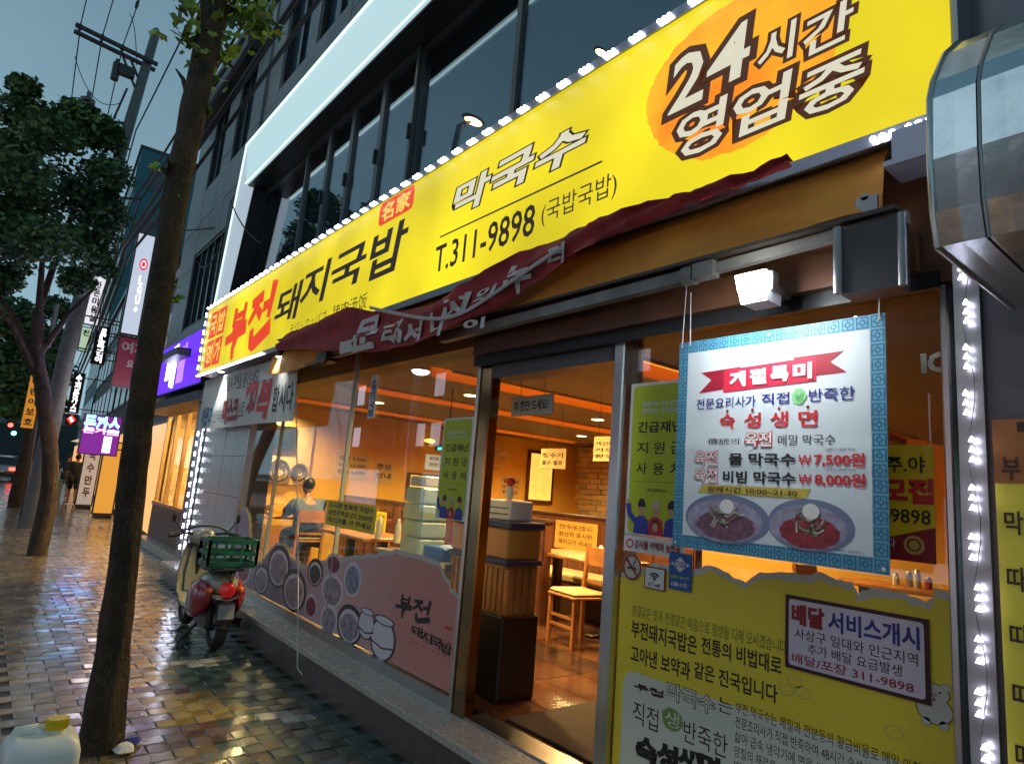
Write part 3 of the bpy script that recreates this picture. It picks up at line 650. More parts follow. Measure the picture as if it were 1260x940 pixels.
ao = bpy.data.objects.new('flood_lamp', al); ao.location = V((c.x, 2.1, c.z-.02))-fl.location; ao.rotation_euler = (math.radians(48), 0, 0); ao.parent = fl; COL.objects.link(ao)
# small lamps over the white cloth banner at the left
for k, (a, b) in enumerate(((272, 462), (345, 445))):
    q = onY(a, b, 2.25)
    sp_ = thing('spot_lamp', ('small spot lamp lighting the far end of the white cloth banner', 'small spot lamp lighting the near end of the white cloth banner, beside the awning')[k], 'lamp', (q.x, 2.3, q.z+.05), group='spot lamps over the white banner')
    MB().cyl((q.x, 2.24, q.z+.05), .045, .08, 12, r2=.03).build('shade', DARK, sp_)
    MB().cyl((q.x, 2.24, q.z+.045), .04, .004, 12).build('bulb', glow('spot_white', (1, 1, 1), 20), sp_)
    pl = bpy.data.lights.new('spot_bulb', 'SPOT'); pl.energy = 40; pl.spot_size = 1.5; pl.spot_blend = .6; pl.shadow_soft_size = .03; pl.color = (.95, 1, 1)
    po = bpy.data.objects.new('spot_bulb', pl); po.location = (0, -.07, -.02); po.rotation_euler = (math.radians(14), 0, 0); po.parent = sp_; COL.objects.link(po)

# ================================================================== BANNERS AND POSTERS
def poster(name, label, cat, rect, Y, basem, th=.003, curve=None, group=None):
    X0, Z0, X1, Z1 = rect
    r = thing(name, label, cat, ((X0+X1)/2, Y, Z0), group)
    if curve:
        N, M_ = 24, 56; rows = [[V((X0+(X1-X0)*i/N, Y-curve((X1-X0)*i/N, (Z1-Z0)*j/M_), Z0+(Z1-Z0)*j/M_)) for j in range(M_, -1, -1)] for i in range(N+1)]
        sheet(rows, 'sheet', basem, r)
    else: MB().box((X0, Y, Z0), (X1, Y+th, Z1)).build('sheet', basem, r)
    return Board(r, (X0, Y, Z0), (1, 0, 0), X1-X0, Z1-Z0, curve)
# white cloth banner
M_CLOTH = mat('white_banner_cloth', (.62, .64, .60), .7, var=.06, scale=2)
b = poster('cloth_banner', 'white cloth banner with blue and red Korean lettering at the left end of the shopfront', 'banner', (-10.0, 2.13, -6.35, 2.84), 2.30, M_CLOTH, curve=lambda x, z: .015*math.sin(x*3)*math.cos(z*4))
b.text('잠시 주변을 돌아보세요', .34, .08, .66, .34, BLK, off=.02)
b.text('이웃과', .05, .58, .20, .94, mat('cyan_print', (.03, .16, .28), .5), 3, off=.04); b.text('안전거리', .21, .66, .31, .90, BLK, 3)
b.text('마스크', .32, .50, .49, .92, MAROON, 3, off=.06); b.text('으로', .50, .60, .56, .84, BLK, 3)
b.text('행 복', .58, .36, .80, .88, REDP, 4, off=.09, outline=MAROON, oo=.13); b.text('합시다', .83, .44, .985, .84, BLK, 3, off=.02)
# relief fund posters (green), two alike
M_PG = mat('lime_green_print', (.48, .56, .015), .5); M_PW = mat('poster_white', (.72, .74, .72), .5)
SK = mat('printed_skin', (.6, .32, .2), .5); HAIR = mat('printed_hair', (.02, .012, .01), .5); BLU = mat('printed_blue', (.04, .05, .35), .5); HB = mat('printed_blond', (.6, .5, .3), .5)
def relief(label, rect, Y, foot):
    b = poster('poster', label, 'poster', rect, Y, M_PW, group='lime green relief fund posters')
    b.rect(.05, .02, .96, .96 if not foot else .99, M_PG, 1, r=.025)
    b.text('함께하는 우리국민', .22, .13, .80, .165, M_PW, off=.02); b.text('함께하는 우리경제', .22, .175, .80, .21, M_PW, off=.02)
    b.text('긴급재난', .16, .265, .90, .335, BLK, off=.025)
    for s_, a, v in (('지', .16, .40), ('원', .44, .40), ('금', .72, .40), ('사', .16, .535), ('용', .44, .535), ('처', .72, .535)): b.text(s_, a, v, a+.18, v+.075, BLK, off=.01)
    b.rect(.12, .655, .90, .658, mat('olive_line', (.15, .18, .01), .5), 1.5); b.text('부산광역시', .36, .70, .66, .72, BLK, off=.02)
    for cx, hair, cl in ((.28, HAIR, BLU), (.52, HB, REDP), (.78, HAIR, BLU)):
        b.poly([(cx-.13, .99), (cx-.11, .90), (cx-.04, .875), (cx+.04, .875), (cx+.11, .90), (cx+.13, .99)], cl, 2, 'printed_figure')
        b.disc(cx, .81, .075 if cx > .6 else .062, .045, hair, 2.4, 'printed_figure'); b.disc(cx, .83, .055, .038, SK, 2.8, 'printed_figure'); b.poly([(cx-.055, .82), (cx+.055, .82), (cx+.04, .795), (cx-.04, .793)], hair, 3.2, 'printed_figure')
    b.line([(.2, .92), (.08, .87), (.05, .80)], .03, BLU, 2.2, 'printed_figure'); b.disc(.05, .79, .025, .016, SK, 2.5, 'printed_figure')
    b.disc(.52, .93, .06, .035, HAIR, 3.4, 'printed_figure'); b.disc(.52, .94, .05, .028, SK, 3.6, 'printed_figure')
    return b
relief('lime green poster with cartoon people just left of the steel doorway post', (-3.86, 1.39, -3.50, 2.08), 2.485, False)
relief('lime green poster with cartoon people between the doorway and the large noodle poster', (-2.15, 1.45, -1.79, 2.19), 2.485, True)
b = poster('sticker', 'white strip sticker with red Korean words below the lime green poster right of the door', 'sticker', (-2.15, 1.37, -1.80, 1.445), 2.484, M_PW)
b.ring(.11, .5, .065, .30, .35, REDP, 1); b.text('감사를 카페와 농협꿀', .20, .25, .95, .75, MAROON, off=.03)
# the big noodle poster hanging in front of the window
M_FR = mat('poster_light_blue', (.14, .42, .56), .45); M_FRD = mat('poster_mid_blue', (.03, .16, .32), .45); M_PB = mat('poster_pale', (.62, .68, .72), .4, var=.03)
def pc(x, z): return .003*math.sin(x*5+1)+.0012*math.sin(z*34+x*2)*math.exp(-((z-.38)/.2)**2)+.0004*math.sin(z*80)*math.exp(-((z-.36)/.14)**2)
PX = (-1.73, 1.435, -.885, 2.31)
b = poster('hanging_poster', 'large white poster with light blue fretwork border, two noodle bowls and prices, hung by cords', 'poster', PX, 2.31, M_FR, curve=pc)
def grid_rect(b, u0, v0, u1, v1, m, lay, name='printed_panel'):
    n1, n2 = 18, 60; P = [(u0+(u1-u0)*i/n1, v0+(v1-v0)*j/n2) for i in range(n1+1) for j in range(n2+1)]
    b.mesh(name, P, [(i*(n2+1)+j+1, (i+1)*(n2+1)+j+1, (i+1)*(n2+1)+j, i*(n2+1)+j) for i in range(n1) for j in range(n2)], m, lay)
fw = .058
grid_rect(b, fw, fw, 1-fw, 1-fw, M_PB, 1)
F = MB()
def fseg(u0, v0, u1, v1):
    P = [b.p(u0, v1, 1), b.p(u1, v1, 1), b.p(u1, v0, 1), b.p(u0, v0, 1)]; F.add(P, [(0, 1, 2, 3)])
def fret(cu, cv, s_):
    t = s_*.09
    for k in (.46, .2):
        a = s_*k
        fseg(cu-a, cv-a, cu+a, cv-a+t); fseg(cu-a, cv+a-t, cu+a, cv+a); fseg(cu-a, cv-a+t, cu-a+t, cv+a-t); fseg(cu+a-t, cv-a+t, cu+a, cv+a-t)
    fseg(cu-t/2, cv-s_*.46, cu+t/2, cv-s_*.2); fseg(cu-t/2, cv+s_*.2, cu+t/2, cv+s_*.46)
    fseg(cu-s_*.46, cv-t/2, cu-s_*.2, cv+t/2); fseg(cu+s_*.2, cv-t/2, cu+s_*.46, cv+t/2)
for i in range(17):
    c_ = fw/2+(1-fw)*i/16
    fret(c_, fw/2, fw*.92); fret(c_, 1-fw/2, fw*.92)
    if 0 < i < 16: fret(fw/2, c_, fw*.92); fret(1-fw/2, c_, fw*.92)
F.build('fretwork_border', M_FRD, b.root)
RB = mat('ribbon_red', (.62, .02, .06), .45); RBD = mat('ribbon_dark_red', (.33, .01, .03), .45)
b.poly([(.14, .165), (.20, .205), (.13, .265), (.36, .25), (.36, .155)], RBD, 2); b.poly([(.84, .135), (.78, .175), (.85, .225), (.62, .23), (.62, .14)], RBD, 2)
b.poly([(.27, .165), (.72, .145), (.72, .25), (.27, .27)], RB, 3)
for i, s_ in enumerate('계절특미'): b.text(s_, .31+i*.105, .18-.003*i, .385+i*.105, .245-.003*i, M_PW, 6, off=.05)
b.text('전문요리사가', .12, .295, .44, .345, NAVY, 3, off=.012); b.text('직접', .47, .29, .60, .34, NAVY, 3, off=.012)
b.disc(.645, .312, .032, .035, mat('leaf_print', (.25, .55, .25), .5), 3, jag=.1); b.text('생', .625, .295, .665, .33, GREENP, 4); b.text('반죽한', .69, .285, .88, .34, NAVY, 3, off=.012)
for i, s_ in enumerate('숙성생면'): b.text(s_, .255+i*.13, .375, .335+i*.13, .44, REDP, 3, off=.02); b.disc(.295+i*.13, .36, .007, .007, MAROON, 3)
b.text('傳統의', .19, .485, .36, .515, BLK, 3); b.text('육전', .39, .462, .52, .525, M_PW, 4, off=.02, outline=REDP, oo=.06); b.text('메밀 막국수', .55, .475, .80, .52, BLK, 3)
for v, n_, pr in ((.555, '물 막국수', '7,500'), (.635, '비빔 막국수', '8,000')):
    b.text('육전', .12, v-.01, .25, v+.055, M_PW, 4, off=.01, outline=REDP, oo=.045); b.text(n_, .28 if n_[0] == '비' else .31, v, .63, v+.052, BLK, 3, off=.03)
    b.text('₩', .645, v+.005, .70, v+.045, REDP, 3); b.text(pr+'원', .715, v-.002, .915, v+.05, REDP, 3, off=.03)
    b.text('(곱빼기 1,000원 추가)', .76, v-.024, .88, v-.010, BLK, 3)
b.poly([(.17, .70), (.70, .70), (.67, .74), (.14, .74)], mat('ochre_ribbon', (.55, .4, .06), .5), 2); b.text('판매시간 10:00~21:30', .2, .708, .64, .732, BLK, 4.5, off=.02)
def bowl(cx, cy, ru, rv, red):
    b.disc(cx, cy, ru, rv, mat('bowl_steel', (.16, .19, .30), .35), 2, n=36); b.disc(cx-.01, cy+.01, ru*.90, rv*.86, mat('bowl_inner', (.30, .27, .38), .35, var=.3, scale=25), 2.5, n=36)
    b.disc(cx, cy+.03, ru*.68, rv*.6, mat('broth_red' if red else 'broth_brown', (.26, .02, .03) if red else (.16, .07, .10), .35, var=.4, scale=40), 3, n=30, jag=.05)
    for i in range(26):
        a = random.uniform(0, 2*PI); r_ = random.random()**.5; u = cx+ru*.42*r_*math.cos(a); v = cy-.012+rv*.42*r_*math.sin(a); q = random.uniform(0, PI)
        b.line([(u-.025*math.cos(q), v-.02*math.sin(q)), (u, v+.008), (u+.025*math.cos(q), v+.02*math.sin(q))], .006, random.choice([mat('noodle_print', (.55, .5, .42), .5), mat('cucumber_print', (.25, .35, .15), .5), mat('meat_print', (.25, .12, .08), .5), mat('seaweed_print', (.05, .05, .04), .5)]), 3.4+i*.05, 'printed_topping')
    b.disc(cx+.01, cy-.055, .036, .032, mat('egg_print', (.75, .72, .68), .4), 5)
bowl(.69, .845, .185, .105, True); bowl(.295, .85, .22, .11, False)
b.text('(곱빼기 육전별도)', .80, .925, .91, .938, BLK, 5.5)
for u in (.02, .5, .98):
    for v in ((.02, .98) if u != .5 else (.02,)): b.disc(u, v, .008, .008, STEEL, 3, 'eyelet')
for u, du_, ln in ((.02, 0, .35), (.98, 0, .35), (.07, -.02, .25)):
    q = b.p(u, .02, 3); MB().tube([q, q+V((du_, .02, ln))], .0022, 5).build('cord', mat('nylon_cord', (.6, .6, .6), .3), b.root)
# yellow and red hiring poster
b = poster('poster', 'yellow and red hiring poster half hidden behind the right side of the noodle poster', 'poster', (-1.12, 1.48, -.80, 1.87), 2.46, mat('warm_yellow_print', (.75, .5, .01), .5))
b.poly([(0, 1), (0, .75), (.3, .80), (.6, .80), (1, .70), (1, 1)], mat('dark_red_print', (.28, .01, .02), .5), 1)
b.text('주.야', .55, .10, .92, .24, BLK, off=.02); b.text('모집', .50, .30, .98, .50, REDP, off=.05, outline=BLK, oo=.0); b.text('-9898', .52, .56, .96, .68, BLK, off=.01)
b.disc(.80, .86, .10, .08, mat('emblem_gold', (.55, .38, .1), .5), 2); b.ring(.80, .86, .07, .055, .3, MAROON, 2.5); b.text('모십니다', .3, .82, .62, .90, M_PW, 2)
# letters on the glass to the right
b = poster('sticker', 'short white letters stuck on the glass above the hiring poster', 'sticker', (-.84, 2.12, -.755, 2.20), 2.497, glass('sticker_film', (.97, .97, .97), 1.3), th=.001)
b.text('IC', .05, .1, .9, .9, M_PW, off=.05)
# yellow restaurant decal on the lower right window
M_YD = mat('mustard_print', (.80, .62, .04), .45, var=.05, scale=1); M_TORN = mat('torn_paper_edge', (.60, .60, .52), .6, var=.1, scale=30)
dy = 2.492; X0, Z0, X1, Z1 = RX0+.005, .335, RX1-.005, 1.42
r = thing('window_decal', 'large mustard yellow printed decal with Korean text covering the lower right window', 'decal', ((X0+X1)/2, dy, Z0))
B2 = Board(r, (X0, dy, Z0), (1, 0, 0), X1-X0, Z1-Z0)
def wpx(pts, bd, Y): return [bd.uv(onY(a, c_, Y)) for a, c_ in pts]
edge = wpx([(769, 706), (785, 703), (805, 692), (825, 698), (850, 702), (868, 695), (892, 702), (905, 712), (918, 716), (935, 704), (960, 702), (985, 706), (1005, 704), (1030, 712), (1048, 716), (1056, 728), (1072, 724), (1098, 726), (1120, 732), (1140, 738), (1147, 736), (1151, 723), (1160, 724), (1176, 733)], B2, dy)
jag = []
for (a, c_), (d, f_) in zip(edge, edge[1:]):
    for t in (0, .33, .67): jag.append((a+(d-a)*t, c_+(f_-c_)*t+random.uniform(-.006, .006)))
jag.append(edge[-1]); jag[0] = (0, jag[0][1]); jag[-1] = (1, jag[-1][1])
nn = len(jag)
def strip_fill(bd, tops, bottoms, m_, lay, name):
    n_ = len(tops); bd.mesh(name, bottoms+tops, [(i, i+1, n_+i+1, n_+i) for i in range(n_-1)], m_, lay)
strip_fill(B2, jag, [(u, 1) for u, v in jag], M_TORN, 0, 'torn_edge')
strip_fill(B2, [(u, v+.018+random.uniform(0, .014)) for u, v in jag], [(u, 1) for u, v in jag], M_YD, 1, 'sheet')
def bx(bd, Y, xl, yt, xr, yb): a = bd.uv(onY(xl, yt, Y)); c_ = bd.uv(onY(xr, yb, Y)); return a[0], a[1], c_[0], c_[1]
BRN = mat('dark_brown_print', (.05, .018, .01), .5); OLV = mat('olive_print', (.22, .17, .02), .5)
def T2(s_, box, m_=BRN, lay=2, **k): B2.text(s_, *bx(B2, dy, *box), m_, lay, **k)
def L2(s_, xl, yt, xr, h, m_=BRN, lay=2, **k):
    a = B2.uv(onY(xl, yt, dy)); d = B2.uv(onY(xl, yt+h, dy)); e = B2.uv(onY(xr, yt+(xr-xl)*.22, dy)); B2.text(s_, a[0], a[1], e[0], d[1], m_, lay, **k)
L2('한결같은 맛과 한결같은 마음으로 정성을 다해 모시겠습니다', 779, 743, 968, 14, OLV)
L2('부전돼지국밥은', 778, 762, 858, 21, off=.02); L2('전통의 비법대로', 864, 783, 962, 20, off=.02)
L2('고아낸 보약과', 777, 793, 850, 20, off=.02); L2('같은 진국입니다', 855, 813, 957, 20, off=.02)
u0, v0, u1, v1 = bx(B2, dy, 768, 822, 1148, 1010)
M_PP = mat('pale_green_grey_print', (.62, .64, .54), .5)
B2.rect(u0, v0, u1, 1.0, M_PP, 1.5, r=.06)
brush(B2, BUJEON, (bx(B2, dy, 781, 838, 817, 860)), BRN, 2.5, .009)
L2('막국수', 822, 838, 880, 21, M_PP, 3, off=.01, outline=BRN, oo=.045); L2('는', 884, 856, 902, 18)
L2('직접', 780, 861, 811, 28); L2('반죽한', 842, 884, 896, 28)
q = bx(B2, dy, 815, 866, 840, 904); B2.disc((q[0]+q[2])/2, (q[1]+q[3])/2, (q[2]-q[0])/2, (q[3]-q[1])/2, mat('leaf_green_print', (.18, .30, .08), .5), 2, jag=.08); T2('생', (819, 872, 836, 898), M_PP, 3)
for i, s_ in enumerate('숙성생면'): L2(s_, 785+i*26, 904+i*7, 808+i*26, 30, BLK, 3, off=.06)
for i, s_ in enumerate(('부전 막국수는 메밀과 전분등의 황금비율로 매일 아침', '전문조리사가 직접 반죽하여 48시간 숙성시켜 초고온으로', '삶아 급속 냉각기에 면을 씻어 면발이 쫄깃합니다', '양질의 재료를 사용하며 정성으로 만들어 드립니다', '뛰어난 맛과 향을 느껴보세요')):
    L2(s_, 906-i*.7, 862+i*18, (1132, 1140, 1120, 1120, 1060)[i], 14)
for cx, cy in ((978, 838), (988, 852), (968, 848), (1100, 900)):
    q = B2.uv(onY(cx, cy, dy)); B2.ring(q[0], q[1], .022, .02, .2, mat('faint_flower', (.6, .48, .1), .5), 1.3)
# generic cartoon pig
pg = B2.uv(onY(1150, 862, dy)); PW = mat('pig_white', (.55, .55, .48), .5)
def pig(du, dv, ru, rv, m_, lay): B2.disc(pg[0]+du, pg[1]+dv, ru, rv, m_, lay, 'printed_pig', n=20)
for sc_, m_, l_ in ((1.09, OLV, 2), (1, PW, 2.6)):
    pig(0, .025, .036*sc_, .038*sc_, m_, l_); pig(0, -.022, .031*sc_, .026*sc_, m_, l_+.2); pig(-.024, -.045, .010*sc_, .010*sc_, m_, l_); pig(.024, -.045, .010*sc_, .010*sc_, m_, l_)
    pig(-.018, .062, .010*sc_, .012*sc_, m_, l_); pig(.018, .062, .010*sc_, .012*sc_, m_, l_); pig(-.036, -.01, .009*sc_, .016*sc_, m_, l_)
pig(0, -.017, .008, .006, mat('pig_pink', (.5, .3, .25), .5), 3.4); pig(-.012, -.027, .003, .003, BLK, 3.4); pig(.012, -.027, .003, .003, BLK, 3.4); pig(0, -.004, .003, .004, MAROON, 3.4)
# stickers lying on or above the decal
wb = poster('sticker', 'white delivery notice with a dark rounded frame on the mustard yellow decal', 'sticker', (-1.325, 1.035, -.835, 1.30), 2.482, mat('dark_maroon_print', (.05, .008, .012), .5))
wb.rect(.03, .05, .97, .95, mat('notice_white', (.66, .58, .66), .45), 1, r=.012)
wb.text('배달', .06, .12, .30, .38, MAROON, 2, off=.05); wb.text('서비스개시', .34, .12, .94, .38, NAVY, 2, off=.03)
wb.text('사상구 일대와 인근지역', .08, .43, .93, .58, BLK, 2); wb.text('추가 배달 요금발생', .18, .61, .83, .75, BLK, 2); wb.text('배달/포장 311-9898', .06, .78, .90, .91, MAROON, 2, off=.01)
ns_ = thing('sticker', 'round no smoking sticker at the top left of the mustard decal', 'sticker', (-2.09, 2.48, 1.24))
b = Board(ns_, (-2.15, 2.485, 1.235), (1, 0, 0), .115, .125); b.disc(.5, .5, .5, .5, mat('sticker_grey', (.5, .48, .42), .5), 0, 'sheet'); b.ring(.5, .5, .48, .48, .16, mat('brown_red_print', (.25, .03, .02), .5), 1); b.line([(.18, .2), (.82, .8)], .012, mat('brown_red_print'), 2); b.rect(.25, .50, .75, .57, BLK, 1.5); b.line([(.62, .46), (.58, .36), (.68, .28), (.62, .2)], .006, BLK, 1.5)
b = poster('sticker', 'small white wifi sticker with a red border beside the no smoking sign', 'sticker', (-2.015, 1.215, -1.895, 1.315), 2.483, MAROON)
b.rect(.05, .06, .95, .94, M_PW, 1)
for i, r_ in enumerate((.10, .19, .28)):
    b.line([(.5+r_*math.sin(math.radians(a)), .58-r_*1.1*math.cos(math.radians(a))) for a in range(-50, 51, 10)], .007, BLK, 2)
b.disc(.5, .57, .04, .05, BLK, 2); b.text('KT wifi', .22, .70, .78, .86, BLK, 2, off=.01)
b = poster('sticker', 'blue security sticker with a white emblem tucked under the noodle poster', 'sticker', (-1.875, 1.235, -1.755, 1.395), 2.481, mat('security_blue', (.02, .10, .36), .45))
b.poly([(.5, .10), (.66, .20), (.92, .30), (.66, .42), (.5, .52), (.34, .42), (.08, .30), (.34, .20)], M_PW, 1); b.rect(.22, .22, .78, .38, mat('security_blue'), 1.5); b.text('ADT', .27, .24, .73, .36, M_PW, 2, off=.04)
b.text('세콤특허 경비구역', .08, .62, .92, .70, mat('lime_print', (.5, .6, .1), .5), 2, off=.02); b.text('1588-1172', .16, .80, .84, .90, M_PW, 2, off=.03)
# food decal on the lower left windows
X0, Z0, X1, Z1 = WX0+.005, .345, PX0-.005, 1.25; dy = 2.492
r = thing('window_decal', 'long decal of soup bowls fading into pink with black brush lettering on the left windows', 'decal', ((X0+X1)/2, dy, Z0))
B3 = Board(r, (X0, dy, Z0), (1, 0, 0), X1-X0, Z1-Z0)
E_ = wpx([(296, 668), (303, 676), (312, 688), (322, 692), (330, 678), (340, 668), (350, 670), (358, 684), (368, 694), (378, 696), (395, 690), (412, 686), (430, 684), (445, 682), (462, 680), (474, 680), (484, 675), (492, 677), (505, 679), (522, 683), (530, 687), (541, 692), (546, 704), (552, 712), (555, 722), (562, 730), (572, 733)], B3, dy)
jag = []
for (a, c_), (d, f_) in zip(E_, E_[1:]):
    for t in (0, .5): jag.append((a+(d-a)*t, c_+(f_-c_)*t+random.uniform(-.012, .012)))
jag.append(E_[-1]); jag[0] = (max(.0, jag[0][0]), jag[0][1]); jag[-1] = (1, jag[-1][1])
a0 = wpx([(262, 640), (275, 636), (285, 648)], B3, dy)
jag = [(0, .12), (.03, .06), (.07, .16)]+[q for q in jag if q[0] > .09]
M_FD = mat('food_decal_print', (.3, .25, .27), .4)
t = M_FD.node_tree; p = t.nodes['Principled BSDF']; c = t.nodes.new('ShaderNodeTexCoord'); s_ = t.nodes.new('ShaderNodeSeparateXYZ'); cr = t.nodes.new('ShaderNodeValToRGB')
mr_ = t.nodes.new('ShaderNodeMapRange'); mr_.inputs[1].default_value = -2.35; mr_.inputs[2].default_value = 2.35
cr.color_ramp.elements[0].position = .0; cr.color_ramp.elements[0].color = (.50, .40, .48, 1); cr.color_ramp.elements[1].position = .95; cr.color_ramp.elements[1].color = (.62, .26, .23, 1)
for pos, col in ((.42, (.26, .19, .26)), (.58, (.50, .36, .42)), (.74, (.64, .40, .40))): e_ = cr.color_ramp.elements.new(pos); e_.color = (*col, 1)
n = t.nodes.new('ShaderNodeTexNoise'); n.inputs['Scale'].default_value = 4; ma = t.nodes.new('ShaderNodeMath'); ma.operation = 'MULTIPLY_ADD'; ma.inputs[1].default_value = .9
t.links.new(c.outputs['Object'], n.inputs['Vector']); t.links.new(c.outputs['Object'], s_.inputs[0]); t.links.new(n.outputs[0], ma.inputs[0]); t.links.new(s_.outputs[0], ma.inputs[2])
t.links.new(ma.outputs[0], mr_.inputs[0]); t.links.new(mr_.outputs[0], cr.inputs[0]); t.links.new(cr.outputs[0], p.inputs['Base Color'])
strip_fill(B3, jag, [(u, 1) for u, v in jag], mat('decal_white_edge', (.55, .52, .5), .5), 0, 'torn_edge')
strip_fill(B3, [(u, v+.035) for u, v in jag], [(u, 1) for u, v in jag], M_FD, 1, 'sheet')
BD = mat('printed_bowl_dark', (.05, .035, .045), .4); BWH = mat('printed_bowl_white', (.68, .64, .70), .4); BS = mat('printed_soup', (.30, .24, .30), .4, var=.5, scale=18); BR_ = mat('printed_chilli', (.26, .06, .09), .4, var=.5, scale=22)
for cx, cy, rx, ry, m1, m2, lay in ((322, 712, 10, 20, BD, BS, 2), (343, 697, 15, 28, BD, BS, 2.2), (362, 726, 16, 28, BD, BS, 2.6), (388, 704, 10, 18, BD, mat('printed_greens', (.05, .07, .06), .4, var=.5, scale=20), 2), (411, 693, 10, 13, BWH, BR_, 2.6), (409, 726, 14, 22, BWH, BS, 2.4), (405, 762, 11, 20, BWH, BS, 2.8), (383, 745, 8, 15, BWH, BR_, 3), (430, 768, 17, 26, BD, BS, 2.2), (434, 712, 11, 22, BWH, mat('printed_fish', (.22, .25, .34), .4, var=.5, scale=20), 2.2), (300, 700, 9, 18, BWH, BR_, 2)):
    q = B3.uv(onY(cx, cy, dy)); q2 = B3.uv(onY(cx+rx, cy, dy)); q3 = B3.uv(onY(cx, cy+ry, dy)); ru, rv = abs(q2[0]-q[0]), abs(q3[1]-q[1])
    B3.disc(q[0], q[1], ru, rv, m1, lay, 'printed_bowl'); B3.disc(q[0], q[1]+.01, ru*.82, rv*.82, BWH if m1 is BD else m2, lay+.15, 'printed_bowl'); B3.disc(q[0], q[1]+.02, ru*.70, rv*.68, m2, lay+.3, 'printed_bowl', jag=.06)
for cx, cy, s_ in ((451, 768, .8), (471, 786, 1.1)):     # line-drawn jars
    q = B3.uv(onY(cx, cy, dy)); 
    B3.disc(q[0], q[1], .038*s_, .15*s_, BD, 3.2, 'printed_jar'); B3.disc(q[0], q[1], .033*s_, .138*s_, BWH, 3.4, 'printed_jar'); B3.disc(q[0], q[1]-.13*s_, .030*s_, .035*s_, BD, 3.6, 'printed_jar'); B3.disc(q[0], q[1]-.13*s_, .026*s_, .026*s_, BWH, 3.8, 'printed_jar'); B3.line([(q[0]-.034*s_, q[1]+.04), (q[0], q[1]+.07), (q[0]+.034*s_, q[1]+.04)], .012, BD, 4, 'printed_jar')
for cx, cy in ((478, 732), (484, 726), (480, 745)):
    q = B3.uv(onY(cx, cy, dy)); B3.ring(q[0], q[1], .012, .035, .25, mat('faint_pink', (.5, .36, .36), .5), 2)
brush(B3, BUJEON, bx(B3, dy, 489, 728, 528, 773), BLK, 3, .028)
for i, s_ in enumerate('돼지국밥'): B3.text(s_, *bx(B3, dy, 507+i*12.3, 768+i*7, 519+i*12.3, 785+i*7.4), BLK, 3, off=.02)
q = bx(B3, dy, 548, 770, 556, 776); B3.rect(*q, REDP, 2)
for i, s_ in enumerate(('정성을 다해', '전통의 맛 그대로', '오랜 시간 고아낸 진국', '맛있는 국밥 한그릇')): B3.text(s_, *bx(B3, dy, 534-i*14, 781+i*3, 554, 797+i*7), mat('grey_brown_print', (.16, .09, .09), .5), 2)
# yellow note and narrow blue-white banner in the window
YN = mat('yellow_note', (.85, .62, .02), .5)
def note(label, rect, lines, Y=2.488):
    b = poster('note', label, 'notice', rect, Y, YN); b.rect(.02, .03, .98, .97, mat('yellow_note_inner', (.80, .58, .02), .5), .6)
    for i, s_ in enumerate(lines): v = .09+i*.86/len(lines); b.text(s_, .06, v, .94, v+.60/len(lines), BRN, 1.5, off=.03)
note('yellow notice with three lines of Korean stuck on the middle shop window', (-5.68, 1.19, -4.72, 1.41), ('드시면 행복한 국밥??', '금연구역입니다 2020년', '마스크를 써 주세요'))
q = onY(328, 604, 3.4), onY(372, 624, 3.4)
b = poster('banner', 'narrow vertical white banner with blue Korean letters hanging in the shop window', 'banner', (-5.08, 2.13, -4.96, 2.50), 2.488, M_PW)
for i, s_ in enumerate('소고기국밥'): b.text(s_, .12, .10+i*.175, .88, .25+i*.175, NAVY, off=.03)
# far right yellow menu panel
mp = poster('menu_panel', 'yellow menu panel with brown Korean dish names at the far right edge of the front', 'menu', (-.597, .05, .6, 1.93), 2.325, mat('menu_yellow', (.75, .62, .06), .4))
mp.rect(.0, 0, 1, .10, mat('menu_orange', (.35, .12, .03), .5), 1); mp.rect(.05, .005, .9, .02, BRN, 2)
mp.rect(.06, .135, .9, .14, BRN, 1)
for i, s_ in enumerate(('부전국밥', '막국수', '따로국밥', '따로순대', '따로내장', '따로섞어', '매운국밥', '따로수육', '따로정식', '수육백반', '순대')):
    v = .06+i*.083; mp.text(s_[0], .016, v, .052, v+.034, BRN, 2, off=.02); mp.text(s_[1], .062, v, .098, v+.034, BRN, 2, off=.02)
    if len(s_) > 2: mp.text(s_[2:], .11, v, .19, v+.034, BRN, 2, off=.02)
# ventilation duct at the upper right
M_DUCT = mat('wet_galvanised_duct', (.60, .66, .67), .22, metal=.85, var=.2, scale=6, bump=.12, bscale=18)
du = thing('ventilation_duct', 'large round galvanised ventilation duct with seams at the top right corner', 'duct', (-.2, 1.75, 2.2))
prof = [(1.51, 2.19), (1.487, 2.26), (1.48, 2.38), (1.49, 2.53), (1.515, 2.585), (1.60, 2.70), (1.70, 2.785), (1.85, 2.83), (2.06, 2.83), (2.06, 2.19)]
def duct_ring(x, g_=0): return [(x, 1.78+(y-1.78)*(1+g_), 2.46+(z-2.46)*(1+g_)) for y, z in prof]
x = -.468
for i, wd in enumerate((.09, .09, .10, .12, .5)):
    MB().rings([duct_ring(x, 0), duct_ring(x+.006, random.uniform(-.006, .004)), duct_ring(x+wd*.5, random.uniform(-.008, .0)), duct_ring(x+wd-.006, 0)], smooth=False).build('duct_segment', M_DUCT, du)
    MB().tube([V(p) for p in duct_ring(x+wd, .006)[:9]], .003, 5).build('seam', ALU, du); x += wd
MB().tube([V(p) for p in duct_ring(-.470, .008)]+[V(duct_ring(-.470, .008)[0])], .006, 6).build('rim', STEEL, du)
MB().box((-.43, 2.061, 2.74), (-.40, 2.42, 2.78)).build('bracket', ALU, du)
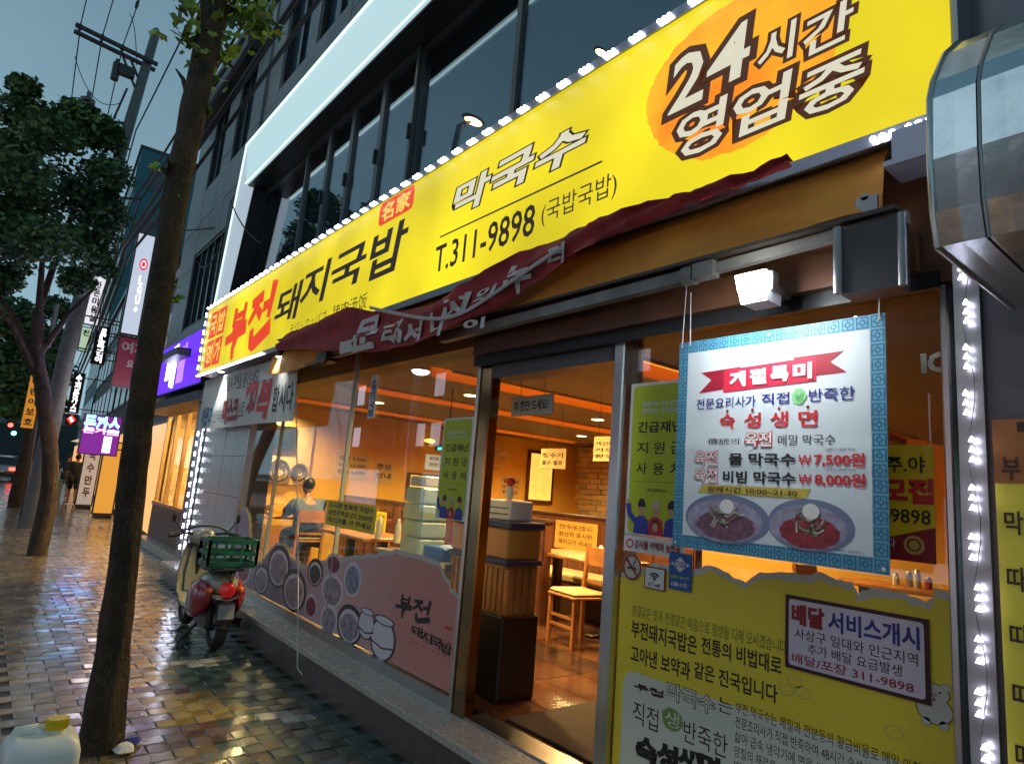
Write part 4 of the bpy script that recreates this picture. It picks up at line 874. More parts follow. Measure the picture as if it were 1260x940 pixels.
# loose white cord from awning to step
tag(MB().tube([onY(364, 470, 2.3), onY(366, 600, 2.25), onY(367, 720, 2.2), onY(366, 822, 2.12), onY(372, 830, 2.10)], .006, 6).build('rope', mat('cord_white', (.45, .45, .42), .5)), 'thin pale rope hanging from the awning down to the pavement by the windows', 'rope')

# ================================================================== INSIDE THE RESTAURANT
M_WOOD = mat('honey_wood', (.42, .17, .05), .3, var=.3, scale=5, bump=.05); M_WD2 = mat('dark_wood', (.06, .028, .015), .4, var=.3, scale=6)
M_SEAT = mat('tan_seat_pad', (.45, .34, .12), .5, var=.1)
def place_tree(o, loc, rz, label, group=None):
    o.location = loc; o.rotation_euler.z = rz; tag(o, label, None, group); return o
def make_chair():
    t = thing('wooden_chair', 'x', 'chair', (0, 0, 0))
    for sx in (-1, 1):
        for sy in (-1, 1):
            top = .44 if sy < 0 else .88
            MB().rings([[(sx*.19+dx*.018, sy*.19+dy*.018+(.03*k if sy > 0 else 0), z) for dx, dy in ((-1, -1), (1, -1), (1, 1), (-1, 1))] for k, z in ((0, 0), (0, .44), (1.2, top))][:2 if sy < 0 else 3], smooth=False).build('leg', M_WOOD, t, True)
    MB().cbox((-.215, -.22, .425), (.215, .19, .45), .008).build('seat_frame', M_WOOD, t, True)
    MB().cbox((-.205, -.21, .45), (.205, .18, .485), .014).build('seat_pad', M_SEAT, t, True)
    MB().box((-.17, .205, .70), (.17, .235, .87)).build('back_panel', M_WOOD, t, True)
    for z in (.16, .24):
        MB().box((-.17, -.20, z), (.17, -.18, z+.025)).build('stretcher', M_WOOD, t, True)
    MB().box((-.17, .2, .53), (.17, .215, .56)).build('back_rail', M_WOOD, t, True)
    return t
def make_table(w_=1.2, d_=.7):
    t = thing('dining_table', 'x', 'table', (0, 0, 0))
    MB().cbox((-w_/2, -d_/2, .70), (w_/2, d_/2, .735), .006).build('tabletop', M_WOOD, t, True)
    for sx in (-1, 1):
        l = MB().box((sx*(w_/2-.2)-.04, -.04, .03), (sx*(w_/2-.2)+.04, .04, .70)).build('leg', M_WD2, t, True)
        MB().cbox((sx*(w_/2-.2)-.05, -d_/2+.06, 0), (sx*(w_/2-.2)+.05, d_/2-.06, .03), .006).build('foot', M_WD2, t, True)
    return t
FZ = .27
ch0 = make_chair(); tb0 = make_table()
seats = [(-4.45, 4.55, -.15, 'wooden chair with a tan seat seen through the open doorway'), (-5.9, 5.0, 1.2, 'wooden chair at the far end of the table nearest the doorway'), (-7.2, 4.3, PI, 'wooden chair behind the middle shop window, in front of the yellow notice'),
         (-9.15, 3.72, -PI/2, 'wooden chair under the customer in the blue shirt'), (-7.3, 7.3, 0, 'wooden chair at the deep table beyond the dark booth wall'), (-3.0, 6.4, PI/2, 'wooden chair deep inside to the right of the doorway')]
for i, (x, y, rz, lb) in enumerate(seats): place_tree(ch0 if i == 0 else copy_tree(ch0), (x, y, FZ), rz, lb, 'wooden dining chairs in the restaurant')
tabs = [(-5.0, 5.15, 0, 'honey coloured dining table just inside, beside the wooden chair in the doorway view'), (-9.75, 3.62, PI/2, 'dining table with dishes in front of the customer in the blue shirt'), (-7.0, 3.6, 0, 'dining table behind the middle shop window with bottles on it'), (-7.3, 8.1, 0, 'dining table deep inside behind the dark booth wall'), (-2.6, 7.2, 0, 'dining table deep inside to the right of the doorway')]
for i, (x, y, rz, lb) in enumerate(tabs): place_tree(tb0 if i == 0 else copy_tree(tb0), (x, y, FZ), rz, lb, 'dining tables in the restaurant')
TZ = FZ+.737
def jar(name, label, x, y, z, r, h, m_, group, lidm=None):
    j = thing(name, label, 'table ware', (x, y, z), group)
    MB().cyl((x, y, z), r, h*.8, 12).build('body', m_, j); MB().cyl((x, y, z+h*.8+.001), r*.9, h*.2, 12, r2=r*.5).build('lid', lidm or STEEL, j)
k = 0
for (x, y), lb in (((-4.85, 5.35), 'just inside the doorway'), ((-7.05, 3.65), 'behind the middle window'), ((-7.3, 8.1), 'at the deep table'), ((-2.6, 7.2), 'to the right of the doorway')):
    for q, (dx, nm, m_) in enumerate(((-.1, 'white', WHITE), (0, 'steel', STEEL), (.09, 'glass', mat('pale_bottle', (.5, .5, .42), .1)), (.17, 'red', mat('chilli_red', (.4, .04, .02), .4)))):
        jar('condiment_jar', '%s condiment jar on the dining table %s' % (nm, lb), x+dx, y+.05*(q % 2), TZ, .03, .11+.03*(q % 3), m_, 'condiment jars on the dining tables')
for q, (dx, dy, r_, nm) in enumerate(((-.15, -.1, .09, 'large steel stew pot'), (.1, .1, .06, 'white rice bowl'), (.12, -.15, .055, 'white side dish bowl'), (-.05, .25, .05, 'small kimchi dish'))):
    x, y = -9.75+dx, 3.5+dy
    o = MB().cyl((x, y, TZ), r_*.7, .05 if q else .13, 16, r2=r_).build('bowl', STEEL if q == 0 else WHITE); tag(o, nm+' on the table in front of the customer in blue', 'bowl', 'bowls on the table of the seated customer')
# low partitions / booths
def booth(label, x0, x1, y0, y1, z1):
    t = thing('booth_partition', label, 'partition', ((x0+x1)/2, y0, FZ))
    MB().box((x0, y0, FZ), (x1, y1, z1)).build('panel', M_BRN, t); MB().box((x0-.02, y0-.02, z1+.001), (x1+.02, y1+.02, z1+.03)).build('cap', M_WD2, t)
    nn_ = int((x1-x0)/.25)
    for i in range(nn_): MB().box((x0+.02+i*(x1-x0)/nn_, y0-.012, FZ+.1), (x0+(i+1)*(x1-x0)/nn_-.02, y0-.001, z1-.08)).build('wood_panel', M_BRN, t)
booth('long low brown wooden booth wall behind the middle shop window', -10.25, -5.2, 4.75, 4.85, 1.32)
booth('brown wooden booth wall seen through the doorway behind the first table', -6.9, -4.2, 6.0, 6.12, 1.36)
bt = thing('bench', 'dark upholstered bench along the booth wall beyond the doorway', 'bench', (-5.6, 5.75, FZ))
MB().cbox((-6.6, 5.5, FZ), (-4.4, 5.98, FZ+.36), .01).build('base', M_WD2, bt); MB().cbox((-6.6, 5.48, FZ+.362), (-4.4, 5.97, FZ+.45), .02).build('cushion', mat('cream_cushion', (.5, .38, .18), .5), bt)
def wnote(label, O, ex, W, H, mB, lines, cat='notice', mt=BRN, name='notice'):
    r = thing(name, label, cat, (O[0]+ex[0]*W/2, O[1]+ex[1]*W/2, O[2])); B = Board(r, O, ex, W, H); nrm = V(ex).cross(V((0, 0, 1)))
    P = [B.p(0, 1), B.p(1, 1), B.p(1, 0), B.p(0, 0)]; MB().poly(P, -nrm*.008).build('sheet', mB, r)
    for i, s_ in enumerate(lines): v = .12+i*.8/len(lines); B.text(s_, .1, v, .9, v+.5/len(lines), mt, 1.5, off=.02)
    return B
wnote('yellow notice fixed on the booth wall beyond the doorway', (-6.35, 5.97, .95), (1, 0, 0), .75, .35, mat('amber_note', (.6, .34, .06), .5), ('잔반 재사용 안합니다', '원산지 표시판', '돼지고기 국내산'))
wnote('yellow notice on the booth wall at the left, behind the seated customer', (-9.15, 4.70, .85), (1, 0, 0), .55, .32, YN, ('금연구역', '흡연시 과태료', '감사합니다'))
EX = (0, 1, 0); LWX = IX0+.012
M_PAP = mat('aged_paper', (.62, .42, .16), .6)
wnote('pale paper menu pinned on the orange side wall', (LWX, 4.55, 1.62), EX, .62, .42, M_PAP, ('국밥 7,500', '수육 15,000', '순대 6,000'))
wnote('paper notice with figures on the orange side wall, right of the menu', (LWX, 5.3, 1.58), EX, .35, .38, M_PAP, ('주문', '안내'))
wnote('white glowing price list on the side wall behind the green boxes', (LWX, 6.3, 1.9), EX, .85, .28, mat('lit_list', (.6, .6, .5), .5, emit=(.8, .8, .6), es=.35), ('돼지국밥 7,500   막국수 7,000', '내장국밥 7,500   수육백반 9,000'))
wnote('square notice on the orange wall beside the wall fan', (LWX, 8.1, 1.5), EX, .5, .42, M_PAP, ('알림', '감사합니다', '행복하세요'))
# lit framed picture, arch niche, brick column
fr_ = thing('framed_picture', 'tall lit framed picture on the orange wall seen through the doorway', 'picture', (LWX, 9.1, 1.4))
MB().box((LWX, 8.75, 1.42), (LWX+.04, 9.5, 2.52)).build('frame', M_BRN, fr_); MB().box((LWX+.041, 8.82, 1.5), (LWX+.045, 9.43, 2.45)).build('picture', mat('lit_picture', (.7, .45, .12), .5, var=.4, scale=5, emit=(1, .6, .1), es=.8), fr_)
fr_ = thing('framed_picture', 'glowing yellow wall picture between the menu and the price list', 'picture', (LWX, 6.1, 1.4))
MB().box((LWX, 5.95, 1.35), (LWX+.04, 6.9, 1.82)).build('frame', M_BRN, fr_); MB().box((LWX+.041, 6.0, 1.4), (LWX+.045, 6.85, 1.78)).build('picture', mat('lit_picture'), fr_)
wl = thing('wall_lamp', 'warm yellow lamp washing the orange side wall with light', 'lamp', (LWX, 6.2, 2.3))
MB().ell((LWX+.08, 6.3, 2.42), .04, .12, .04, 12, 6).build('shade', glow('wall_lamp_glow', (1, .62, .08), 2.2), wl); MB().box((LWX-.01, 6.27, 2.36), (LWX+.06, 6.33, 2.46)).build('bracket', M_WD2, wl)
bw = thing('brick_column', 'stone brick column against the back wall beyond the doorway', 'column', (-9.6, 10.0, FZ))
for j in range(22):
    for i in range(3):
        z = FZ+j*.11; x = -10.0+i*.32+(.1 if j % 2 else 0)
        MB().cbox((x, 9.9+random.uniform(0, .02), z), (x+.31, 10.19, z+.104), .008).build('brick', random.choice([mat('stone_brick_a', (.4, .26, .1), .7, var=.2), mat('stone_brick_b', (.3, .2, .1), .7, var=.2)]), bw)
arch = thing('arched_niche', 'yellow lit arched niche in the back wall', 'niche', (-8.2, 10.15, 1.4))
P = [(-8.6, 1.3), (-7.9, 1.3)]+[(-8.25+.35*math.cos(math.radians(a)), 2.0+.35*math.sin(math.radians(a))) for a in range(0, 181, 20)]
MB().poly([(x, 10.16, z) for x, z in P], (0, .03, 0)).build('panel', glow('niche_glow', (1, .6, .05), 1.0), arch)
MB().tube([(x, 10.15, z) for x, z in P+[P[0]]], .04, 6).build('trim', M_BRN, arch)
# wall fan
fan = thing('wall_fan', 'round cream wall fan high on the orange wall seen through the doorway', 'fan', (LWX, 7.9, 2.3))
fm = MB()
for i in range(16): a = PI*i/16; fm.tube([(LWX+.17+.05*0, 7.9+.24*math.cos(a), 2.33+.24*math.sin(a)), (LWX+.22, 7.9, 2.33), (LWX+.17, 7.9-.24*math.cos(a), 2.33-.24*math.sin(a))], .004, 4)
fm.torus((LWX+.17, 7.9, 2.33), .24, .010, ax='x'); fm.torus((LWX+.2, 7.9, 2.33), .14, .005, ax='x'); fm.build('guard', mat('fan_cream', (.7, .6, .35), .4), fan)
for i in range(3): a = i*2.09; MB().ell((LWX+.15, 7.9+.1*math.cos(a), 2.33+.1*math.sin(a)), .01, .08, .08, 10, 6).build('blade', mat('fan_blade', (.6, .5, .3), .3), fan)
MB().cyl((LWX+.0, 7.9, 2.33), .05, .14, 12, ax='x').build('motor', mat('fan_cream'), fan)
# cream panel with wreaths and TV at the left
cp = thing('wall_panel', 'cream wooden wall panel with two round wreaths behind the leftmost shop window', 'panel', (LWX, 3.6, 1.5))
MB().box((LWX-.01, 3.0, 1.45), (LWX+.02, 4.12, 2.5)).build('board', mat('cream_board', (.6, .42, .22), .5), cp)
for y, r_ in ((3.62, .16), (3.95, .12)):
    MB().torus((LWX+.04, y, 1.66), r_, .02, ax='x').build('wreath', mat('wreath_brown', (.10, .05, .03), .6), cp); MB().torus((LWX+.04, y, 1.66), r_*.6, .012, ax='x').build('wreath', mat('wreath_brown'), cp)
tv = thing('television', 'dark television hanging on the wall behind the leftmost shop window', 'television', (LWX, 3.5, 1.95))
MB().cbox((LWX+.03, 3.25, 2.0), (LWX+.08, 3.8, 2.36), .008).build('case', BLACK, tv); MB().box((LWX+.081, 3.28, 2.03), (LWX+.083, 3.77, 2.33)).build('screen', mat('tv_screen', (.01, .01, .012), .1), tv); MB().box((LWX-.0, 3.45, 2.1), (LWX+.03, 3.6, 2.2)).build('bracket', BLACK, tv)
# glowing teal box added in place of an exit sign's reflection
ex_ = thing('exit_sign_reflection', 'small glowing teal box standing in for the reflection of an exit sign', 'lamp', (-5.6, 4.0, 2.0)); q = onY(548, 549, 4.0)
ex_.location = q
MB().box((q.x-.22, 4.0, q.z-.045), (q.x+.22, 4.05, q.z+.03)).build('case', mat('teal_case', (.03, .25, .2), .4), ex_); MB().box((q.x-.15, 3.995, q.z-.04), (q.x+.19, 3.999, q.z-.012)).build('lens', glow('teal_glow', (.1, .9, .75), 1.6), ex_)
MB().tube([(q.x, 4.03, q.z+.03), (q.x, 4.03, IZ)], .006, 6).build('cord', BLACK, ex_)
# hanging boards
def hang(label, rect, Y, m_, lines, mt=BLK):
    X0, Z0, X1, Z1 = rect; r = thing('hanging_sign', label, 'sign', ((X0+X1)/2, Y, Z0))
    MB().cbox((X0, Y, Z0), (X1, Y+.02, Z1), .004).build('board', m_, r); B = Board(r, (X0, Y, Z0), (1, 0, 0), X1-X0, Z1-Z0)
    for i, s_ in enumerate(lines): v = .22+i*.74/len(lines); B.text(s_, .08, v if len(lines) > 1 else .25, .92, (v+.45/len(lines)) if len(lines) > 1 else .75, mt, 1, off=.03)
    for u in (.2, .8): MB().tube([(X0+(X1-X0)*u, Y+.01, Z1), (X0+(X1-X0)*u, Y+.01, min(Z1+.5, 2.71 if Y > 2.8 else 2.42))], .002, 5).build('cord', BLACK, r)
a = onY(630, 489, 2.70); c_ = onY(678, 509, 2.70); hang('grey sign inviting guests to tea, hanging just inside the doorway', (a.x, c_.z-.0, c_.x, a.z+.0), 2.70, mat('sign_grey', (.42, .42, .38), .5), ('차 한잔 드세요!',))
a = onY(666, 552, 5.2); c_ = onY(694, 577, 5.2); hang('beige hanging sign further inside, left of the other one', (a.x, c_.z, c_.x, a.z), 5.2, M_PAP, ('정수기', '물은 셀프'))
a = onY(731, 537, 4.4); c_ = onY(758, 568, 4.4); hang('beige hanging sign near the right doorpost', (a.x, c_.z, c_.x, a.z), 4.4, M_PAP, ('계산대', '카드', '환영'))
# counter cabinet inside the left door post
cab = thing('cabinet', 'dark cabinet with orange drawers and a blue rim just inside the left doorpost', 'cabinet', (-3.5, 2.95, FZ))
cx0, cx1, cy0, cy1 = -4.10, -3.40, 2.78, 3.10
MB().cbox((cx0, cy0, FZ), (cx1, cy1, .80), .01).build('base', mat('cabinet_black', (.02, .012, .01), .4), cab)
MB().box((cx0+.03, cy0+.02, .80), (cx1-.03, cy1-.02, 1.12)).build('bin', M_WOOD, cab)
for i in range(12):
    x = cx0+.04+i*.058; MB().box((x, cy0+.005, .82), (x+.04, cy0+.02, 1.1)).build('slat', M_WOOD, cab)
for i in range(4):
    y = cy0+.04+i*.065; MB().box((cx1-.03, y, .82), (cx1-.015, y+.045, 1.1)).build('slat', M_WOOD, cab)
MB().cbox((cx0, cy0, 1.121), (cx1, cy1, 1.16), .008).build('rim', mat('dark_blue_plastic', (.03, .04, .12), .4), cab)
MB().cbox((cx0+.02, cy0+.01, 1.161), (cx1-.02, cy1-.01, 1.36), .01).build('drawer', mat('amber_plastic', (.55, .25, .05), .3), cab)
MB().cbox((cx0, cy0, 1.361), (cx1+.01, cy1, 1.41), .008).build('top', mat('dark_blue_plastic'), cab)
nb = thing('napkin_box', 'white box standing on the blue cabinet top just inside the doorway', 'box', (-3.5, 2.95, 1.412))
MB().cbox((-3.74, 2.84, 1.412), (-3.48, 3.05, 1.55), .01).build('body', WHITE, nb)
for z in (1.45, 1.49): MB().box((-3.72, 2.835, z), (-3.50, 2.84, z+.006)).build('slot', BLK, nb)
dl = thing('doll', 'small white and red ornament standing on the white box by the doorway', 'ornament', (-3.5, 2.94, 1.552))
MB().ell((-3.62, 2.94, 1.60), .03, .03, .05, 10, 6).build('body', WHITE, dl); MB().ell((-3.62, 2.94, 1.68), .035, .035, .035, 10, 6).build('head', mat('ornament_red', (.5, .03, .02), .3), dl)
# crates/boxes behind the window
sc = thing('side_counter', 'grey counter behind the shop window holding pale green boxes', 'counter', (-4.6, 2.95, FZ))
MB().cbox((-5.1, 2.74, FZ), (-4.05, 3.15, 1.02), .01).build('base', mat('counter_grey', (.2, .2, .2), .4), sc); MB().box((-5.12, 2.72, 1.021), (-4.03, 3.17, 1.05)).build('top', STEEL, sc)
M_GB = mat('pale_green_plastic', (.42, .55, .46), .4)
for i in range(4):
    o = MB().cbox((-4.85+.01*(i % 2), 2.80, 1.052+i*.135), (-4.55, 3.05, 1.18+i*.135), .012).build('storage_box', M_GB)
    tag(o, ('pale green storage box at the bottom of the stack behind the shop window', 'pale green storage box, second from the bottom of the window stack', 'pale green storage box, third from the bottom of the window stack', 'topmost pale green storage box of the stack behind the shop window')[i], 'box', 'pale green storage boxes stacked in the window')
o = MB().cbox((-4.82, 2.82, 1.594), (-4.58, 3.03, 1.68), .01).build('box', mat('offwhite_box', (.6, .55, .5), .5)); tag(o, 'off white box with a rosy lid on top of the pale green stack', 'box')
o = MB().cbox((-4.45, 2.78, 1.052), (-4.16, 3.08, 1.15), .01).build('tray', mat('blue_tray', (.02, .10, .35), .4)); tag(o, 'blue plastic tray on the counter behind the lime green poster', 'tray')
for i, (x, lb) in enumerate(((-6.35, 'left'), (-5.95, 'right'))):
    q = thing('bottle', 'clear water bottle on the window side table, %s one of two' % lb, 'bottle', (x, 3.0, 1.0), 'water bottles behind the window'); MB().cyl((x, 3.4, TZ), .035, .16, 12).cyl((x, 3.4, TZ+.16), .035, .06, 12, r2=.014).build('body', mat('pale_bottle'), q); MB().cyl((x, 3.4, TZ+.221), .015, .02, 10).build('cap', WHITE, q); q.location.y = 3.4; q.location.z = TZ
    for ch in q.children: ch.location = V((0, -.4, -(TZ-1.0)))
# pendant lamps near the glass
for k, (a, b_) in enumerate(((496, 447), (518, 454))):
    q = onY(a, b_, 2.95)
    pd = thing('pendant_lamp', ('white pendant lamp shining behind the glass, the larger left one', 'white pendant lamp on a thin cord, right of the brighter one')[k], 'lamp', q, group='white pendant lamps behind the glass')
    MB().cyl((q.x, q.y, q.z-.02), .11-.02*k, .05, 20, r2=.03).build('shade', mat('pendant_shade', (.5, .5, .5), .4), pd); MB().ell((q.x, q.y, q.z-.025), .10-.02*k, .10-.02*k, .03, 16, 6).build('bulb', glow('pendant_white', (1, .98, .9), 7 if k == 0 else 3), pd)
    MB().tube([(q.x, q.y, q.z+.03), (q.x, q.y, 2.9)], .004, 6).build('cord', WHITE, pd)

# ================================================================== PEOPLE
def skin(name, J, E_, root, m_, parent, sub=2):
    """J: {joint: (x,y,z,r) or (x,y,z,rx,ry)}, E_: pairs"""
    ks = list(J); me = bpy.data.meshes.new(name); off = V((0, 0, 0)); q = parent
    while q: off += q.location; q = q.parent
    me.from_pydata([V(J[k][:3])-off for k in ks], [(ks.index(a), ks.index(b)) for a, b in E_], []); me.materials.append(m_)
    o = bpy.data.objects.new(name, me); COL.objects.link(o); o.parent = parent
    md = o.modifiers.new('skin', 'SKIN'); md.use_smooth_shade = True; sd = o.modifiers.new('sub', 'SUBSURF'); sd.levels = sub; sd.render_levels = sub
    for i, k in enumerate(ks):
        r_ = J[k][3:]; me.skin_vertices[0].data[i].radius = (r_[0], r_[-1]); me.skin_vertices[0].data[i].use_root = (k == root)
    return o
def head(parent, c, f, hairm, skinm, s_=1):
    """head with face looking along f"""
    f = V(f).normalized(); l = V((0, 0, 1)).cross(f); c = V(c); P = lambda a, b, d: c+(f*a+l*b+V((0, 0, 1))*d)*s_
    h = MB().ell(c, .077*s_, .077*s_, .115*s_, 18, 12); n_ = P(.083, 0, -.005); h.ell(n_, .016, .016, .02, 8, 5)
    for s in (-1, 1): h.ell(P(0, .08*s, -.005), .014, .014, .028, 8, 5)
    h.build('head', skinm, parent)
    for s in (-1, 1): MB().ell(P(.068, .03*s, .02), .010, .010, .007, 8, 5).build('eye', BLK, parent)
    MB().ell(P(.070, 0, -.05), .012, .02, .006, 8, 5).build('mouth', mat('lips', (.3, .1, .08), .5), parent)
    MB().ell(P(-.018, 0, .035), .088*s_, .088*s_, .10*s_, 16, 10).build('hair', hairm, parent)
SKN = mat('skin', (.45, .24, .15), .5); HR = mat('black_hair', (.012, .01, .01), .45)
def fingers(parent, w_, d, side, m_):
    """hand at wrist w_, pointing d, thumb towards side"""
    d = V(d).normalized(); s = V(side).normalized(); n_ = d.cross(s)
    w_ = V(w_); J = {'w': (*w_, .022), 'p': (*(w_+d*.05), .030, .016), 'k': (*(w_+d*.09), .034, .014)}; E2 = [('w', 'p'), ('p', 'k')]
    for i, ln in enumerate((.065, .075, .07, .055)):
        b0 = w_+d*.09+s*(.027-.018*i); J['a%d' % i] = (*b0, .009); J['b%d' % i] = (*(b0+d*ln*.55+n_*.010), .008); J['c%d' % i] = (*(b0+d*ln*.9+n_*.03), .007); E2 += [('k', 'a%d' % i), ('a%d' % i, 'b%d' % i), ('b%d' % i, 'c%d' % i)]
    J['t0'] = (*(w_+d*.04+s*.03), .011); J['t1'] = (*(w_+d*.075+s*.05), .009); E2 += [('p', 't0'), ('t0', 't1')]
    skin('hand', J, E2, 'w', m_, parent, 1)
# seated customer in blue, facing the table (-X)
sx, sy = -9.12, 3.72
pr = thing('person', 'dark haired person in a blue shirt seated behind the left shop window', 'person', (sx, sy, FZ))
z = FZ
body = {'pel': (sx, sy, z+.52, .13, .15), 'ab': (sx-.02, sy, z+.68, .12, .14), 'ch': (sx-.05, sy, z+.86, .12, .17), 'nk': (sx-.07, sy, z+1.02, .055), 'hd': (sx-.09, sy, z+1.10, .05),
        'sl': (sx-.05, sy-.19, z+.94, .06), 'sr': (sx-.05, sy+.19, z+.94, .06), 'el': (sx-.22, sy-.26, z+.74, .042), 'er': (sx-.22, sy+.24, z+.74, .042), 'wl': (sx-.44, sy-.16, z+.80, .028), 'wr': (sx-.44, sy+.14, z+.80, .028),
        'kl': (sx-.42, sy-.12, z+.50, .07), 'kr': (sx-.42, sy+.12, z+.50, .07), 'al': (sx-.38, sy-.12, z+.09, .045), 'ar': (sx-.38, sy+.12, z+.09, .045), 'tl': (sx-.54, sy-.12, z+.04, .035), 'tr': (sx-.54, sy+.12, z+.04, .035),
        'hl': (sx-.05, sy-.10, z+.52, .09), 'hr': (sx-.05, sy+.10, z+.52, .09)}
EB = [('pel', 'ab'), ('ab', 'ch'), ('ch', 'nk'), ('nk', 'hd'), ('ch', 'sl'), ('ch', 'sr'), ('sl', 'el'), ('sr', 'er'), ('el', 'wl'), ('er', 'wr'), ('pel', 'hl'), ('pel', 'hr'), ('hl', 'kl'), ('hr', 'kr'), ('kl', 'al'), ('kr', 'ar'), ('al', 'tl'), ('ar', 'tr')]
skin('body', body, EB, 'pel', SKN, pr)
def grow(keys, g_, over={}): return {k: (*over.get(k, body[k])[:3], *[r+g_ for r in over.get(k, body[k])[3:]]) for k in keys}
SHB = mat('blue_shirt', (.07, .11, .20), .7, var=.15, scale=8)
el2 = {'el': (sx-.19, sy-.25, z+.78, .045), 'er': (sx-.19, sy+.23, z+.78, .045)}
skin('shirt', grow(['pel', 'ab', 'ch', 'sl', 'sr', 'el', 'er'], .036, el2), [('pel', 'ab'), ('ab', 'ch'), ('ch', 'sl'), ('ch', 'sr'), ('sl', 'el'), ('sr', 'er')], 'pel', SHB, pr)
skin('trousers', grow(['pel', 'hl', 'hr', 'kl', 'kr', 'al', 'ar'], .032), [('pel', 'hl'), ('pel', 'hr'), ('hl', 'kl'), ('hr', 'kr'), ('kl', 'al'), ('kr', 'ar')], 'pel', mat('dark_trousers', (.03, .03, .04), .7), pr)
head(pr, (sx-.11, sy, z+1.19), (-1, -.05, -.3), HR, SKN)
fingers(pr, (sx-.44, sy-.16, z+.80), (-1, .2, -.1), (0, 1, 0), SKN); fingers(pr, (sx-.44, sy+.14, z+.80), (-1, -.2, -.1), (0, -1, 0), SKN)
# pedestrian on the pavement
def walker(label, x, y, cl1, cl2, h=1.0):
    global body
    pr = thing('person', label, 'person', (x, y, 0)); s = h
    body = {'pel': (x, y, .95*s, .10, .13), 'ab': (x, y, 1.1*s, .095, .12), 'ch': (x, y, 1.3*s, .10, .15), 'nk': (x, y, 1.46*s, .05), 'hd': (x-.01, y, 1.53*s, .045), 'sl': (x, y-.18, 1.40*s, .05), 'sr': (x, y+.18, 1.40*s, .05),
            'el': (x+.03, y-.25, 1.12*s, .04), 'er': (x-.05, y+.25, 1.12*s, .04), 'wl': (x-.08, y-.24, .90*s, .027), 'wr': (x-.18, y+.22, .95*s, .027), 'hl': (x, y-.09, .9*s, .085), 'hr': (x, y+.09, .9*s, .085),
            'kl': (x-.10, y-.09, .49*s, .055), 'kr': (x+.05, y+.09, .49*s, .055), 'al': (x-.02, y-.09, .09, .038), 'ar': (x+.22, y+.09, .12, .038), 'tl': (x-.17, y-.09, .035, .034), 'tr': (x+.09, y+.09, .035, .034)}
    skin('body', body, EB, 'pel', SKN, pr, 1)
    skin('shirt', grow(['pel', 'ab', 'ch', 'sl', 'sr', 'el', 'er'], .034), [('pel', 'ab'), ('ab', 'ch'), ('ch', 'sl'), ('ch', 'sr'), ('sl', 'el'), ('sr', 'er')], 'pel', cl1, pr, 1)
    skin('shorts', grow(['pel', 'hl', 'hr', 'kl', 'kr'], .03), [('pel', 'hl'), ('pel', 'hr'), ('hl', 'kl'), ('hr', 'kr')], 'pel', cl2, pr, 1)
    head(pr, (x-.02, y, 1.62*s), (-1, 0, 0), HR, SKN)
    for k_, sd_ in (('wl', 1), ('wr', -1)): fingers(pr, body[k_][:3], (-.3, 0, -1), (-1, 0, 0), SKN)
walker('person in a dark top and black shorts walking away on the far pavement', -27.5, 2.62, mat('dark_top', (.03, .035, .035), .8), BLACK)
walker('person in dark clothes further along, just left of the other walker', -31.5, 2.7, mat('navy_top', (.03, .04, .07), .8), mat('dark_trousers'))

# ================================================================== TREES
M_BARK = mat('rough_bark', (.055, .036, .02), .7, var=.5, scale=7)
t = M_BARK.node_tree; p = t.nodes['Principled BSDF']; c = t.nodes.new('ShaderNodeTexCoord'); mp_ = t.nodes.new('ShaderNodeMapping'); mp_.inputs['Scale'].default_value = (42, 42, 9)
vo = t.nodes.new('ShaderNodeTexVoronoi'); vo.feature = 'DISTANCE_TO_EDGE'; vo.inputs['Scale'].default_value = 1.0; nz = t.nodes.new('ShaderNodeTexNoise'); nz.inputs['Scale'].default_value = 14; nz.inputs['Detail'].default_value = 8
va = t.nodes.new('ShaderNodeVectorMath'); va.operation = 'MULTIPLY_ADD'; va.inputs[1].default_value = (.10, .10, .05)
t.links.new(c.outputs['Object'], nz.inputs['Vector']); t.links.new(nz.outputs['Color'], va.inputs[0]); t.links.new(c.outputs['Object'], va.inputs[2]); t.links.new(va.outputs[0], mp_.inputs[0]); t.links.new(mp_.outputs[0], vo.inputs['Vector'])
sm_ = t.nodes.new('ShaderNodeMapRange'); sm_.inputs[1].default_value = 0; sm_.inputs[2].default_value = .28; sm_.interpolation_type = 'SMOOTHSTEP'; t.links.new(vo.outputs['Distance'], sm_.inputs[0])
ml = t.nodes.new('ShaderNodeMath'); ml.operation = 'MULTIPLY_ADD'; ml.inputs[1].default_value = .6; t.links.new(nz.outputs[0], ml.inputs[0]); t.links.new(sm_.outputs[0], ml.inputs[2])
bp2 = t.nodes.new('ShaderNodeBump'); bp2.inputs['Strength'].default_value = 1; bp2.inputs['Distance'].default_value = .012; t.links.new(ml.outputs[0], bp2.inputs['Height']); t.links.new(bp2.outputs[0], p.inputs['Normal'])
def trunk_mb(P, R, n=26, seg=14, amp=.15):
    P = smooth([V(p) for p in P], seg); R = smooth(R, seg); m = MB(); rings = []
    for i, (p, r) in enumerate(zip(P, R)):
        ring = []
        for j in range(n):
            a = 2*PI*j/n; d = V((math.cos(a), math.sin(a), 0)); q = r*(1+amp*noise.noise(V((math.cos(a)*2.5+p.x, math.sin(a)*2.5, p.z*1.6)))+amp*.7*noise.noise(V((math.cos(a)*7, math.sin(a)*7, p.z*5))))
            ring.append(p+d*q)
        rings.append(ring)
    return m.rings(rings)
